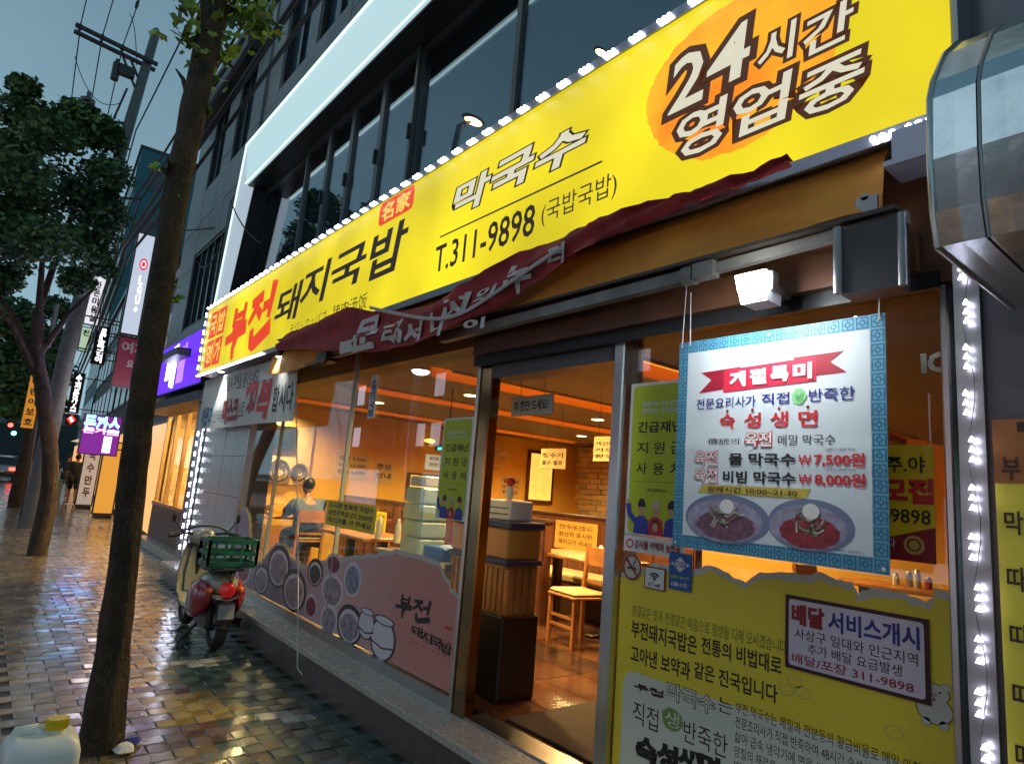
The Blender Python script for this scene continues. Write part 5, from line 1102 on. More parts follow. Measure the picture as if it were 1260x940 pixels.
def leaf_cloud(clumps, n, size, mats, name, parent, squash=.8):
    m = MB()
    for i in range(n):
        c, r, k = random.choice(clumps)
        while True:
            d = V((random.uniform(-1, 1), random.uniform(-1, 1), random.uniform(-1, 1)))
            if .25 < d.length < 1: break
        d *= (random.uniform(.75, 1.08)); p = V(c)+V((d.x*r, d.y*r, d.z*r*squash))
        u = V((random.gauss(0, 1), random.gauss(0, 1), random.gauss(0, .5))).normalized(); w2 = u.cross(V((random.gauss(0, 1), random.gauss(0, 1), random.gauss(0, 1)))).normalized()
        s = size*random.uniform(.6, 1.3)
        m.add([p-u*s, p+w2*s*.55, p+u*s, p-w2*s*.55], [(0, 1, 2), (0, 2, 3)], random.choice(k))
    return m.build(name, mats, parent)
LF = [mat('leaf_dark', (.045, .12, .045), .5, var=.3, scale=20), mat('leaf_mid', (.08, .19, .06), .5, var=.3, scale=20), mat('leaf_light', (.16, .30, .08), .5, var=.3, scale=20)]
# nearest trunk
P = [onX(a, b, -4.45) for a, b in ((124, 918), (140, 800), (158, 640), (172, 520), (190, 400), (215, 250), (240, 130), (258, 40), (270, -40), (285, -130))]
P[0].z = -.05
t1 = thing('street_tree', 'slim brown tree trunk closest to the camera with sprouts of fresh green leaves', 'tree', (P[0].x, P[0].y, 0))
trunk_mb(P, [.118, .088, .078, .075, .072, .073, .077, .080, .076, .072]).build('trunk', M_BARK, t1)
br = []
for a, b_, c_, d_ in ((250, 70, 292, 30), (255, 60, 300, 90), (238, 90, 250, 30), (232, 120, 222, 75), (262, 30, 310, -10), (210, 215, 200, 205), (215, 285, 205, 265), (238, 150, 262, 130)):
    p0 = onX(a, b_, -4.45); p1 = onX(c_, d_, -4.45)+V((random.uniform(-.15, .15), 0, 0)); pm = (p0+p1)/2+V((0, 0, .03)); br.append(p1)
    MB().tube([p0, pm, p1], [.022, .014, .006], 7).build('branch', M_BARK, t1)
GL = [mat('ginkgo_leaf_bright', (.30, .46, .06), .45, var=.25, scale=30), mat('ginkgo_leaf_mid', (.17, .30, .045), .45, var=.25, scale=30), mat('ginkgo_leaf_olive', (.10, .18, .04), .45, var=.25, scale=30)]
def fan_leaf(m_):
    pts = [(0, 0, 0)]
    for i in range(9):
        a = math.radians(-62+i*15.5); r = 1*(1-.13*(i % 2)-(.28 if i == 4 else 0)); pts.append((r*math.sin(a), r*math.cos(a), .10*math.sin(a*2)+.05*(i % 2)))
    me = bpy.data.meshes.new('leaf'); me.from_pydata(pts+[(p[0], p[1], p[2]-.01) for p in pts], [], [(0, i+1, i) for i in range(1, 9)]+[(10, 10+i, 11+i) for i in range(1, 9)]); me.materials.append(m_); return me
FL = [fan_leaf(x) for x in GL]
def sprout(px_, py_, n, spread, s0=.058):
    c = onX(px_, py_, -4.45)
    for i in range(n):
        o = bpy.data.objects.new('leaf', random.choice(FL)); s = s0*random.uniform(.7, 1.25)
        p = c+V((random.gauss(0, spread), random.gauss(0, spread*.9), random.gauss(0, spread*.8)))
        o.location = p-t1.location; o.scale = (s, s, s); o.rotation_euler = (random.uniform(-1.2, 1.9), random.uniform(-.9, .9), random.uniform(0, 6.28)); COL.objects.link(o); o.parent = t1
for a in ((300, 15, 66, .10), (318, 22, 30, .08), (285, 8, 40, .09), (236, 14, 44, .08), (232, 40, 30, .07), (272, 70, 18, .05), (280, 66, 16, .05), (262, 100, 10, .05), (240, 78, 10, .04), (248, 138, 9, .035), (204, 208, 9, .03), (222, 225, 5, .02), (210, 345, 4, .02), (210, 372, 6, .025), (218, 235, 4, .02), (315, 30, 20, .06)): sprout(*a)
# second tree with the big dark crown
def T(px_, py_, X): return onX(px_, py_, X)
X2 = -13.2
t2 = thing('street_tree', 'second tree along the pavement with a big round dark green crown', 'tree', (X2, .95, 0))
trunk_mb([(X2, .95, -.05), (X2, .93, 1.2), (X2, .60, 2.6), (X2, .42, 3.2), (X2, .3, 4.0)], [.145, .12, .115, .10, .08], seg=6).build('trunk', M_BARK, t2)
for a, b_ in (((X2, .42, 3.1), (X2-.2, -.5, 4.4)), ((X2, .42, 3.2), (X2+.1, 1.0, 4.5)), ((X2, .35, 3.6), (X2+.3, .1, 5.6)), ((X2, .3, 3.9), (X2-.4, .6, 6.6)), ((X2, .45, 2.9), (X2+.6, -.4, 4.0))):
    a = V(a); b_ = V(b_); MB().tube([a, a.lerp(b_, .5)+V((0, 0, .12)), b_], [.06, .04, .02], 8).build('branch', M_BARK, t2)
cl = []
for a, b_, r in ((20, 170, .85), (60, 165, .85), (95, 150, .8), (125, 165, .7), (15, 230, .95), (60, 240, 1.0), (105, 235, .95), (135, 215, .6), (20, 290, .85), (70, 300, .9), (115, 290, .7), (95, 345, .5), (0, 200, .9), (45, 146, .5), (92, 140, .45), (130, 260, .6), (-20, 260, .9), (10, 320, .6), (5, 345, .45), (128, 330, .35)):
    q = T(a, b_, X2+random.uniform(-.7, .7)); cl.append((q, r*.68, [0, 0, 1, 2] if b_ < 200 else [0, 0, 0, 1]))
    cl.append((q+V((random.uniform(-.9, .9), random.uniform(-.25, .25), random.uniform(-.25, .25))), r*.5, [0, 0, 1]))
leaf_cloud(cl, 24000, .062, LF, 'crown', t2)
# smaller trees further
for k, (X3, y3, pts, lb) in enumerate(((-24.5, .95, ((8, 385, .9), (25, 400, .9), (30, 440, .9), (10, 450, .9), (36, 470, .8), (15, 500, .7), (-8, 420, 1), (5, 480, .8)), 'small dark tree behind the big one at the left edge of the view'),
                                        (-34, 1.5, ((62, 460, 1.1), (66, 420, 1.0), (58, 500, .9), (70, 380, .8)), 'far dark tree standing behind the concrete utility pole'))):
    t = thing('street_tree', lb, 'tree', (X3, y3, 0)); trunk_mb([(X3, y3, -.05), (X3, y3, 2), (X3+.1, y3-.1, 4)], [.16, .14, .08], seg=4, n=12).build('trunk', M_BARK, t)
    leaf_cloud([(T(a, b_, X3), r*.9, [0, 0, 1]) for a, b_, r in pts], 4500, .12, LF, 'crown', t)

# ================================================================== UTILITY POLE AND CABLES
M_CONC = mat('pole_concrete', (.11, .115, .12), .6, var=.2, scale=8)
PXX = -18
up = thing('utility_pole', 'tall concrete utility pole with a double crossarm standing behind the big tree', 'pole', (PXX, 1.05, 0))
top_ = V((PXX, 1.63, 12.72)); MB().tube([(PXX, 1.05, -.05), (PXX, 1.10, 4), (PXX, 1.30, 8), top_-V((0, 0, .1)), top_], [.19, .17, .14, .10, .03], 14).build('shaft', M_CONC, up)
for dx in (-.16, .16): MB().bar((PXX+dx, -.02, 11.80-abs(dx)*.0), (PXX+dx, 1.78, 11.66), .07, .09).build('crossarm', DARK, up)
ins_pts = []
for y, z in ((.08, 11.9), (.55, 11.87), (1.0, 11.83)):
    MB().cyl((PXX-.16, y, z-.05), .03, .08, 8).cyl((PXX-.16, y, z+.03), .075, .07, 10, r2=.05).cyl((PXX-.16, y, z+.101), .055, .06, 10, r2=.02).build('insulator', BLACK, up); ins_pts.append((y, z+.13))
for y0, z0, y1, z1 in ((1.0, 11.65, 1.52, 10.7), (1.2, 11.6, 1.55, 11.0), (1.25, 10.8, 1.1, 9.9)): MB().bar((PXX, y0, z0), (PXX, y1, z1), .05, .05).build('brace', DARK, up)
MB().cyl((PXX, .95, 10.9), .09, .45, 10).cyl((PXX, .95, 11.351), .05, .1, 8).build('cutout', DARK, up)
MB().box((PXX-.08, 1.0, 11.1), (PXX+.1, 1.35, 11.35)).build('switch', DARK, up)
MB().bar((PXX, 1.5, 9.95), (PXX, .9, 9.75), .05, .05).build('step', DARK, up)
MB().cyl((PXX, .52, 9.4), .16, .75, 14).cyl((PXX, .52, 10.151), .05, .2, 8).build('transformer', M_CONC, up)
MB().bar((PXX, 1.2, 6.5), (PXX, 1.75, 6.6), .06, .06).build('cable_bracket', DARK, up)
MB().bar((PXX, 1.25, 7.9), (PXX, 2.0, 8.1), .05, .05).build('cable_bracket', DARK, up)
sbn = thing('street_banner', 'narrow orange vertical banner with black letters on a thin post near the second tree', 'banner', (-19, .9, 0))
MB().tube([(-19.03, .93, -.02), (-19.03, .78, 3.6)], .04, 8).build('post', DARK, sbn)
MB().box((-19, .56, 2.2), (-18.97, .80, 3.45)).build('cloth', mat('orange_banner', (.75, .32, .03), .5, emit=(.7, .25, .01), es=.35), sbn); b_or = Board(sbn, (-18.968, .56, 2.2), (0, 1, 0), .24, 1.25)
for i, s_ in enumerate('어린이보호'): b_or.text(s_, .2, .06+i*.19, .8, .18+i*.19, BLK, 1, off=.03)
M_WIRE = mat('black_cable', (.012, .012, .013), .5)
def wire(label, A, Bp, sag, r, group='overhead cables', n=14, nm='power_line'):
    A = V(A); Bp = V(Bp); P = [A.lerp(Bp, i/n)-V((0, 0, sag*4*(i/n)*(1-i/n))) for i in range(n+1)]
    tag(MB().tube(P, r, 6).build(nm, M_WIRE), label, 'cable', group)
for k, (y, z) in enumerate(ins_pts):
    lb = ('left', 'middle', 'right')[k]
    wire('thin %s wire from the crossarm insulator passing up over the pavement' % lb, (PXX-.16, y, z), (6, y+.05, z+.2), .35, .012)
    wire('thin %s wire from the crossarm insulator going away down the street' % lb, (PXX-.16, y, z), (-58, y+1.9, z-.4), .8, .014)
MB().ell((-16.6, .08, 12.03), .2, .04, .04, 8, 5).ell((-15.5, .55, 12.0), .2, .04, .04, 8, 5).ell((-16.2, 1.0, 11.95), .2, .04, .04, 8, 5).build('spacer', BLACK, up)
wire('curved jumper wire hanging beside the crossarm', (PXX-.2, .1, 11.2), (PXX, 1.2, 10.4), .5, .010)
wire('loop of wire beside the right insulator', (PXX-.2, 1.0, 12.9), (PXX, 1.35, 11.5), -.25, .010)
for k, (y, z, y2, z2, sag, r) in enumerate(((1.72, 6.62, 1.9, 8.3, .3, .030), (1.85, 6.75, 2.1, 8.2, .35, .045), (1.95, 6.6, 2.25, 7.9, .3, .030), (1.80, 7.9, 2.15, 9.4, .3, .022), (1.98, 8.1, 2.35, 9.7, .3, .022), (1.6, 9.8, 1.9, 11.5, .3, .016))):
    lb = ('lowest left', 'thick lower', 'lower right', 'upper left', 'upper right', 'highest thin')[k]
    wire('%s black cable sagging from the pole bracket towards the camera' % lb, (PXX, y, z), (2, y2, z2), sag, r, 'black cable bundle along the fronts')
    wire('%s black cable running on down the street from the pole bracket' % lb, (PXX, y, z), (-55, y+2.1, z-.1), 1.0, r, 'black cable bundle along the fronts')
wire('thin service cable crossing from the pole to the cladded wall', (PXX, 1.6, 7.6), (-11.4, 2.85, 5.9), .3, .014)
wire('service cable looping down in front of the next building wall', (-14.8, 2.8, 6.2), (-10.2, 2.25, 4.9), .35, .012)
wire('thin wire dropping from the light band corner to the window', (-10.0, 2.25, 5.6), (-8.6, 2.4, 4.6), .1, .010)

# ================================================================== NEIGHBOURING BUILDINGS
M_NB = mat('blue_grey_cladding', (.22, .25, .265), .38, var=.15, scale=1.5, bump=.05)
nb_ = thing('next_door_building', 'blue grey panelled building with the purple lit shop on its ground floor', 'building', (-12.8, 3, 0))
nx0, nx1, ny = -15.2, UX0-.02, 2.62
MB().box((nx0, ny+.1, 3.75), (nx1, 9, 10)).build('wall_core', M_CLAD2, nb_)
nw = [(-13.9, 4.2, -11.0, 5.8), (-13.9, 7.2, -12.9, 8.8), (-12.2, 7.2, -11.2, 8.8)]
xs_ = sorted({nx0, nx1}|{h[0] for h in nw}|{h[2] for h in nw})
for a, b_ in zip(xs_, xs_[1:]):
    z = 3.75
    for c_, d_ in sorted((h[1], h[3]) for h in nw if h[0] <= a and h[2] >= b_)+[(10, 10)]:
        if c_ > z: panel_wall(a, b_, z, c_, ny, 1.25, .85, nb_, M_NB)
        z = d_
for h in nw: upper_window(h[0], h[2], h[1], h[3], ny+.06, nb_, 6 if h[2]-h[0] > 2 else 2, mat('blue_window_glass', (.03, .06, .08), .08, spec=.7))
MB().box((nx0-.02, ny-.25, 8.95), (nx1-.6, ny-.01, 9.2)).build('dark_canopy', DARK, nb_)
MB().box((nx0-.03, ny-.06, 10.0), (nx1, 9, 10.12)).build('parapet', M_FRM, nb_)
# ground floor of next door
ny2 = 2.9
MB().box((nx0, ny2, 2.72), (nx1, 3.2, 3.75)).build('beam', M_FRM, nb_)
MB().box((nx0, ny2-.22, 0), (nx1+.05, ny2, .16)).build('step', M_GRAN, nb_)
MB().box((nx0, ny2-.03, .16), (nx1, ny2+.05, .80)).build('stall_riser', mat('brown_riser', (.10, .05, .035), .4, var=.2), nb_)
MB().box((nx0, ny2-.05, .80), (nx1, ny2+.06, .86)).build('sill', mat('brass_frame', (.45, .30, .12), .3, metal=.8), nb_)
BRASS = mat('brass_frame')
for x in (-15.15, -14.3, -13.45, -12.6, -11.75, -10.95): MB().box((x, ny2-.02, .861), (x+.07, ny2+.05, 2.719)).build('window_post', BRASS, nb_)
for x in (-15.08, -14.23, -13.38, -12.53, -11.68): MB().box((x+.003, ny2+.01, .861), (x+.775, ny2+.02, 2.719)).build('pane', M_GL, nb_)
MB().box((nx1-.45, 2.5, .0), (nx1-.02, 2.9, 3.75)).build('corner_pier', mat('silver_pier', (.2, .2, .24), .3, metal=.6), nb_)
W2 = mat('warm_beige_wall', (.55, .38, .18), .6, var=.15, scale=2)
MB().box((nx0, 6.4, .1), (nx1, 6.5, 2.9)).build('back_wall', W2, nb_); MB().box((nx0, ny2+.1, .1), (nx0+.08, 6.4, 2.9)).build('side_wall', W2, nb_); MB().box((nx0, ny2+.1, 2.73), (nx1, 6.4, 2.8)).build('ceiling', W2, nb_); MB().box((nx0, ny2+.1, .1), (nx1-.0, 6.4, .16)).build('floor_slab', FM[1], nb_)
MB().box((-13.6, 4.0, .16), (-12.9, 4.5, 1.9)).build('counter', W2, nb_)
MB().poly([(-13.9, 3.2, .9), (-13.6, 3.2, .9), (-12.8, 3.2, 1.9), (-13.0, 3.2, 1.9)], (0, .05, 0)).build('leaning_board', M_WD2, nb_)
for i, (x, y) in enumerate(((-11.4, 3.4), (-12.2, 3.6), (-13.2, 3.4), (-14.2, 3.8), (-12.0, 4.8), (-13.6, 4.9))):
    D = thing('downlight', 'warm round ceiling lamp in the shop next door', 'ceiling light', (x, y, 2.7), 'ceiling lamps in the shop next door'.join(('', ''))) if False else thing('downlight', 'warm round ceiling lamp in the shop next door', 'ceiling light', (x, y, 2.7), 'ceiling lamps in the shop next door')
    MB().cyl((x, y, 2.69), .16, .035, 18).build('lens', glow('warm_lamp', (1, .66, .28), 60), D); MB().cyl((x, y, 2.68), .18, .009, 18).build('rim', BRASS, D) if False else MB().torus((x, y, 2.705), .17, .012, ax='z', n=18, k=5).build('rim', BRASS, D)
for i, x in enumerate((-11.6, -13.8)):  # panels and area lamps added to brighten the shop behind its windows
    D = thing('fill_panel', 'square fill light panel added in the ceiling of the shop next door, %s one' % ('nearer', 'farther')[i], 'ceiling light', (x, 4.2, 2.7), 'added fill panels in the shop next door')
    MB().box((x-.3, 3.9, 2.69), (x+.3, 4.5, 2.72)).build('panel', glow('warm_fill_panel', (1, .72, .34), 6), D)
    al = bpy.data.lights.new('fill_lamp', 'AREA'); al.size = .6; al.energy = 230; al.color = (1, .64, .22); ao = bpy.data.objects.new('fill_lamp', al); ao.location = (0, 0, -.03); ao.parent = D; COL.objects.link(ao)
ps = thing('shop_sign', 'glowing purple blue sign with white letters on the shop next door', 'sign', (-12.7, 2.5, 2.85))
PZ0, PZ1, PY = 2.86, 3.72, 2.3
MB().box((-15.0, PY, PZ0), (-10.35, PY+.01, PZ1)).build('face', glow('purple_face', (.085, .012, .95), 1.5), ps); MB().box((-15.02, PY+.011, PZ0-.02), (-10.34, PY+.3, PZ1+.02)).build('housing', DARK, ps)
bp_ = Board(ps, (-15.0, PY, PZ0), (1, 0, 0), 4.65, PZ1-PZ0); PWH = glow('purple_white_letter', (.75, .75, 1), 9)
bp_.text('N', .10, .2, .2, .8, PWH, 2, off=.05); bp_.text('배', .46, .10, .60, .90, PWH, 2, off=.05); bp_.text('달', .64, .15, .76, .85, glow('violet_letter', (.35, .15, 1), 1.5), 2, off=.05)
MB().box((-12.05, PY-.28, 3.28), (-10.8, PY-.08, 3.40)).build('lamp_bar', BLACK, ps); MB().bar((-11.2, PY-.08, 3.34), (-11.2, PY, 3.34), .03, .03).build('bracket', BLACK, ps)
MB().box((-15.0, PY+.02, 2.60), (-10.4, 2.88, 2.74)).build('awning_box', mat('dark_navy', (.012, .012, .03), .5), ps)
# further buildings down the street
def block(name, label, x0, x1, h, m_, floors, wm, gcol, ge, ydepth=8):
    t = thing(name, label, 'building', ((x0+x1)/2, fac(x0)+.5, 0)); y0, y1 = fac(x1), fac(x0)      # slight skew with the bend
    MB().poly([(x0, y1, -.1), (x1, y0, -.1), (x1, y0+ydepth, -.1), (x0, y1+ydepth, -.1)][::-1], (0, 0, h+.1)).build('wall', m_, t)
    dx = (x1-x0); nb__ = max(2, int(dx/2.2)); fh = (h-3.2)/max(1, floors)
    for f in range(floors):
        for i in range(nb__):
            a = x0+.3+i*(dx-.3)/nb__; b_ = a+(dx-.3)/nb__-.5; z0 = 3.6+f*fh; ya = y1+(y0-y1)*(a-x0)/dx; yb = y1+(y0-y1)*(b_-x0)/dx
            fr = MB().poly([(a, ya-.05, z0), (b_, yb-.05, z0), (b_, yb-.05, z0+fh*.6), (a, ya-.05, z0+fh*.6)], (0, .08, 0)).build('window', M_FRM, t)
            MB().poly([(a+.06, ya-.058, z0+.06), (b_-.06, yb-.058, z0+.06), (b_-.06, yb-.058, z0+fh*.6-.06), (a+.06, ya-.058, z0+fh*.6-.06)], (0, .006, 0)).build('pane', wm, fr)
    n_ = max(2, int(dx/2.5))
    for i in range(n_):
        a = x0+.15+i*dx/n_; b_ = a+dx/n_-.25; ya = y1+(y0-y1)*(a-x0)/dx; yb = y1+(y0-y1)*(b_-x0)/dx
        MB().poly([(a, ya-.04, .15), (b_, yb-.04, .15), (b_, yb-.04, 2.5), (a, ya-.04, 2.5)], (0, .05, 0)).build('shop_window', glow(gcol[0], gcol[1], ge), t)
    MB().poly([(x0-.0, y1-.1, h), (x1, y0-.1, h), (x1, y0+ydepth, h), (x0, y1+ydepth, h)][::-1], (0, 0, .25)).build('parapet', M_FRM, t)
    # windows on the end wall facing along the street
    for f in range(floors):
        z0 = 3.7+f*fh
        for i in range(2): MB().box((x1+.001, y0+.6+i*1.6, z0), (x1+.05, y0+1.5+i*1.6, z0+fh*.55)).build('window', wm, t)
    return t
WG = mat('grey_window_glass', (.04, .055, .065), .15)
block('grey_building', 'low grey building just past the purple lit shop', -21, -15.3, 6.2, mat('grey_render', (.12, .125, .13), .7, var=.15), 1, WG, ('shop_glow_warm', (1, .50, .16)), .85)
block('dark_building', 'dark narrow building hung with vertical signs', -30.5, -21.1, 7.6, mat('dark_render', (.06, .06, .065), .7, var=.2), 2, WG, ('shop_glow_dim', (.9, .45, .15)), .8)
block('grey_building', 'far grey building beside the small trees', -46, -30.6, 9.5, mat('brownish_render', (.11, .1, .09), .7, var=.2), 3, WG, ('shop_glow_warm', (1, .50, .16)), .85)
tw = block('teal_tower', 'tall teal tower rising behind the low shops', -62, -47, 22, mat('teal_render', (.02, .13, .16), .6, var=.08), 6, WG, ('shop_glow_dim', (.9, .45, .15)), .8, 12)
# projecting vertical signs
def vsign(label, X, l, r_, t_, b_, face, letters, lm, housing=DARK, cat='sign', bottom=None, off=.04, rail=True):
    """sign facing along the street at X: l,r_,t_,b_ are its left, right, top, bottom in photo pixels"""
    a = onX(l[0], l[1], X); c_ = onX(r_[0], r_[1], X); z1 = onX(t_[0], t_[1], X).z; z0 = onX(b_[0], b_[1], X).z; y0, y1 = a.y, c_.y
    s = thing('vertical_sign', label, cat, (X, (y0+y1)/2, z0))
    MB().box((X-.14, y0, z0), (X, y1, z1)).build('housing', housing, s); B = Board(s, (X+.002, y0+.03, z0+.03), (0, 1, 0), y1-y0-.06, z1-z0-.06); B.rect(0, 0, 1, 1, face, 1, 'face')
    for u, v, u1, v1, t in letters: B.text(t, u, v, u1, v1, lm, 3, off=off)
    if rail: MB().bar((X-.07, y1, z1-.2), (X-.07, fac(X)+.02, z1-.2), .04, .04).build('bracket', DARK, s); MB().bar((X-.07, y1, z0+.2), (X-.07, fac(X)+.02, z0+.2), .04, .04).build('bracket', DARK, s)
    return B
B_ = vsign('tall white lit phone shop sign with a red round emblem, beside the near trunk', -19, (158, 350), (182, 350), (170, 285), (158, 412), glow('sign_cool_white', (.62, .70, .86), .66), [(.50, .42, .72, .50, 'L'), (.50, .52, .74, .60, 'G'), (.50, .62, .74, .70, 'U'), (.52, .73, .72, .78, '+')], glow('letter_white', (1, 1, 1), 1.6))
B_.disc(.6, .30, .26, .06, glow('logo_red', (.75, .02, .08), 1), 3, 'emblem'); B_.ring(.6, .30, .16, .037, .25, glow('letter_white', (1, 1, 1), 1.6), 4, 'emblem_mark')
vsign('dark maroon sign with pale letters under the tall white sign', -19.2, (140, 450), (182, 450), (155, 414), (145, 476), mat('maroon_face', (.10, .015, .025), .5, emit=(.10, .01, .03), es=.6), [(.1, .08, .45, .30, '여'), (.52, .08, .8, .30, '기'), (.35, .45, .8, .6, '요금')], mat('pale_letter', (.5, .45, .45), .5))
vsign('white lit vertical sign with black Korean letters near the pole', -30.2, (108, 368), (127, 368), (122, 338), (112, 400), glow('sign_white_warm', (.85, .82, .9), .75), [(.3, .12+i*.17, .75, .26+i*.17, c_) for i, c_ in enumerate('가은미용실')], BLK)
vsign('pale green lit panel below the white hair salon sign', -31, (98, 415), (112, 415), (104, 402), (100, 432), glow('sign_pale_green', (.45, .62, .42), .7), [(.2, .1, .8, .35, '천')], BLK)
vsign('black vertical sign with white letters, right of the pale green panel', -26.5, (115, 425), (133, 425), (125, 401), (118, 448), BLACK, [(.25, .05+i*.19, .75, .21+i*.19, c_) for i, c_ in enumerate('로또복권이')], glow('letter_white', (1, 1, 1), 1.6), off=.05)
vsign('black vertical sign with white letters ending in a triangle, lower down by the pole', -33, (86, 485), (101, 485), (95, 458), (88, 508), BLACK, [(.25, .04+i*.19, .75, .21+i*.19, c_) for i, c_ in enumerate('수제돈까스')], glow('letter_white', (1, 1, 1), 1.6), off=.05)
B_ = vsign('small red diamond emblem sign under the black vertical sign', -33, (80, 517), (95, 517), (88, 509), (86, 523), mat('dark_face', (.05, .01, .01), .5), [], BLK)
B_.poly([(.5, .02), (.95, .5), (.5, .98), (.05, .5)], glow('emblem_red', (.9, .03, .02), 1.6), 2); B_.line([(.35, .3), (.65, .7)], .1, glow('letter_white', (1, 1, 1), 1.6), 3)
vsign('dark grey vertical sign hanging behind the big tree crown', -24, (62, 400), (70, 400), (66, 372), (62, 430), mat('sign_grey_face', (.3, .32, .33), .5), [], BLK)
B_ = vsign('purple box sign with cyan and pink glowing pork cutlet lettering', -21.5, (101, 525), (150, 525), (120, 510), (120, 560), glow('magenta_dark', (.14, .005, .20), 1.2), [(.02+i*.33, .02, .30+i*.33, .40, c_) for i, c_ in enumerate('돈까스')], glow('letter_cyan', (.08, .55, 1), 8), off=.04)
for i, c_ in enumerate('돈까스'): B_.text(c_, .01+i*.33, .33, .31+i*.33, .47, glow('letter_pink', (1, .25, .9), 3.5), 4, off=.03)
B_.rect(.60, .52, .82, .95, glow('letter_white', (1, 1, 1), 1.6), 3)
# white lit channel letters over a shop front beyond
ws = thing('shop_sign', 'row of white lit letters in perspective over the shopfront beyond the trunk', 'sign', (-18.5, 2.6, 3))
for i in range(9):
    x = -20.8+i*.6; y = fac(x)-.25; MB().box((x, y, 2.95), (x+.42, y+.08, 3.4)).build('letter_block', glow('letter_white_warm', (.95, .92, 1), 8) if i > 2 else glow('letter_orange', (1, .45, .1), 1.6), ws)
MB().poly([(-21, fac(-21)-.16, 2.85), (-15.4, fac(-15.4)-.16, 2.85), (-15.4, fac(-15.4)-.16, 3.5), (-21, fac(-21)-.16, 3.5)], (0, .12, 0)).build('backing', DARK, ws)
# standing boards on the far pavement
def stand(label, x, y0, y1, z1, face, lm, letters):
    s = thing('standing_banner', label, 'banner', (x, (y0+y1)/2, 0)); MB().box((x-.05, y0, .08), (x, y1, z1)).build('frame', DARK, s); MB().box((x-.25, y0+.05, 0), (x+.2, y1-.05, .079)).build('base', DARK, s)
    B = Board(s, (x+.002, y0+.04, .12), (0, 1, 0), y1-y0-.08, z1-.16); B.rect(0, 0, 1, 1, face, 1, 'face')
    for i, c_ in enumerate(letters): B.text(c_, .3, .08+i*.85/len(letters), .75, .08+(i+.7)*.85/len(letters), lm, 2, off=.04)
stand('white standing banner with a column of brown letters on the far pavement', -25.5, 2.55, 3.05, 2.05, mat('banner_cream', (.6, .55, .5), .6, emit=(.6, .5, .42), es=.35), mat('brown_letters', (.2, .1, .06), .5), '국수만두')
stand('orange lit glass door panel standing by the far shopfront', -21.8, 2.62, 3.15, 2.15, glow('door_orange', (1, .42, .05), .6), mat('brown_letters'), '')
rl = thing('string_lights', 'red and white string lights hanging down beside the purple sign', 'light', (-16.2, 2.55, 2.4))
for i in range(12): MB().ell((-16.2, 2.52, 2.45-i*.17), .035, .035, .03, 8, 5).build('bulb', glow('bulb_red', (1, .1, .08), 3) if i % 3 else glow('bulb_white', (1, .9, .8), 4), rl)
MB().tube([(-16.2, 2.55, .2), (-16.2, 2.55, 2.6)], .012, 5).build('cord', BLACK, rl)
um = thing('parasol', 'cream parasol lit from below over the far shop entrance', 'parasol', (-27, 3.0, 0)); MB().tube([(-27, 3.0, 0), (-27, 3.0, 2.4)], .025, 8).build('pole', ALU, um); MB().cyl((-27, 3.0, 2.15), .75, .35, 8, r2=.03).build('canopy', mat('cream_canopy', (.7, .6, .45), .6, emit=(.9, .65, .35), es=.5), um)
bq = onZ(61, 624, 0); bo = thing('bollard', 'black and yellow striped bollard behind the second tree trunk', 'bollard', (bq.x, bq.y, 0))
for i in range(6): MB().cyl((bq.x, bq.y, i*.13), .09, .129, 14).build('band', BLACK if i % 2 else mat('hazard_yellow', (.7, .4, .02), .4), bo)
bn = thing('rubbish_bin', 'pale green bin beside the striped bollard', 'bin', (bq.x-2.2, bq.y+.2, 0)); MB().cbox((bq.x-2.4, bq.y, 0), (bq.x-2.0, bq.y+.4, .75), .03).build('body', mat('bin_green', (.2, .35, .28), .5), bn); MB().cbox((bq.x-2.42, bq.y-.02, .751), (bq.x-1.98, bq.y+.42, .82), .02).build('lid', mat('bin_lid', (.15, .25, .2), .5), bn)
# distant hill / street end
tag(MB().rings([[(-260, y, z) for y, z in ((-60, -1), (-20, 9), (20, 12), (70, 16), (120, -1))], [(-330, y, z) for y, z in ((-60, -1), (-20, 14), (20, 19), (70, 22), (120, -1))]]).build('hill', mat('hill_dark', (.03, .045, .045), .9)), kind='structure')

# ================================================================== SCOOTER
sc0 = V((-6.40, 1.90, 0))
sct = thing('scooter', 'cream and dark red motor scooter parked by the shop step, seen from behind', 'scooter', sc0)
SCL = .90
def Q(dx, dy, dz): return V((sc0.x-dx*SCL, sc0.y+dy*SCL, dz*SCL))       # dx forward (away from the camera)
CRM = mat('cream_scooter_paint', (.30, .31, .26), .25, coat=.6, var=.04); RDP = mat('dark_red_scooter_paint', (.26, .008, .014), .18, coat=.8); RUB = mat('tyre_rubber', (.012, .012, .012), .7); CHR = mat('chrome', (.7, .7, .7), .08, metal=1)
for nm, dx, r_ in (('rear_wheel', 0, .225), ('front_wheel', 1.22, .22)):
    r_ *= SCL; c_ = Q(dx, 0, 0); c_.z = r_+.002; wmb = MB().torus((c_.x, c_.y, c_.z), r_-.05, .052, ax='y', n=28, k=10); wh = wmb.build(nm, RUB, sct)
    MB().cyl((c_.x, c_.y-.03, c_.z), r_-.09, .06, 20, ax='y').build('rim', ALU, wh); MB().cyl((c_.x, c_.y-.05, c_.z), .04, .1, 10, ax='y').build('hub', DARK, wh)
def oval(dx, cy, z, ry, rz, n=18, p=1): return [Q(dx, cy+ry*math.copysign(abs(math.cos(2*PI*j/n))**p, math.cos(2*PI*j/n)), z+rz*math.copysign(abs(math.sin(2*PI*j/n))**p, math.sin(2*PI*j/n))) for j in range(n)]
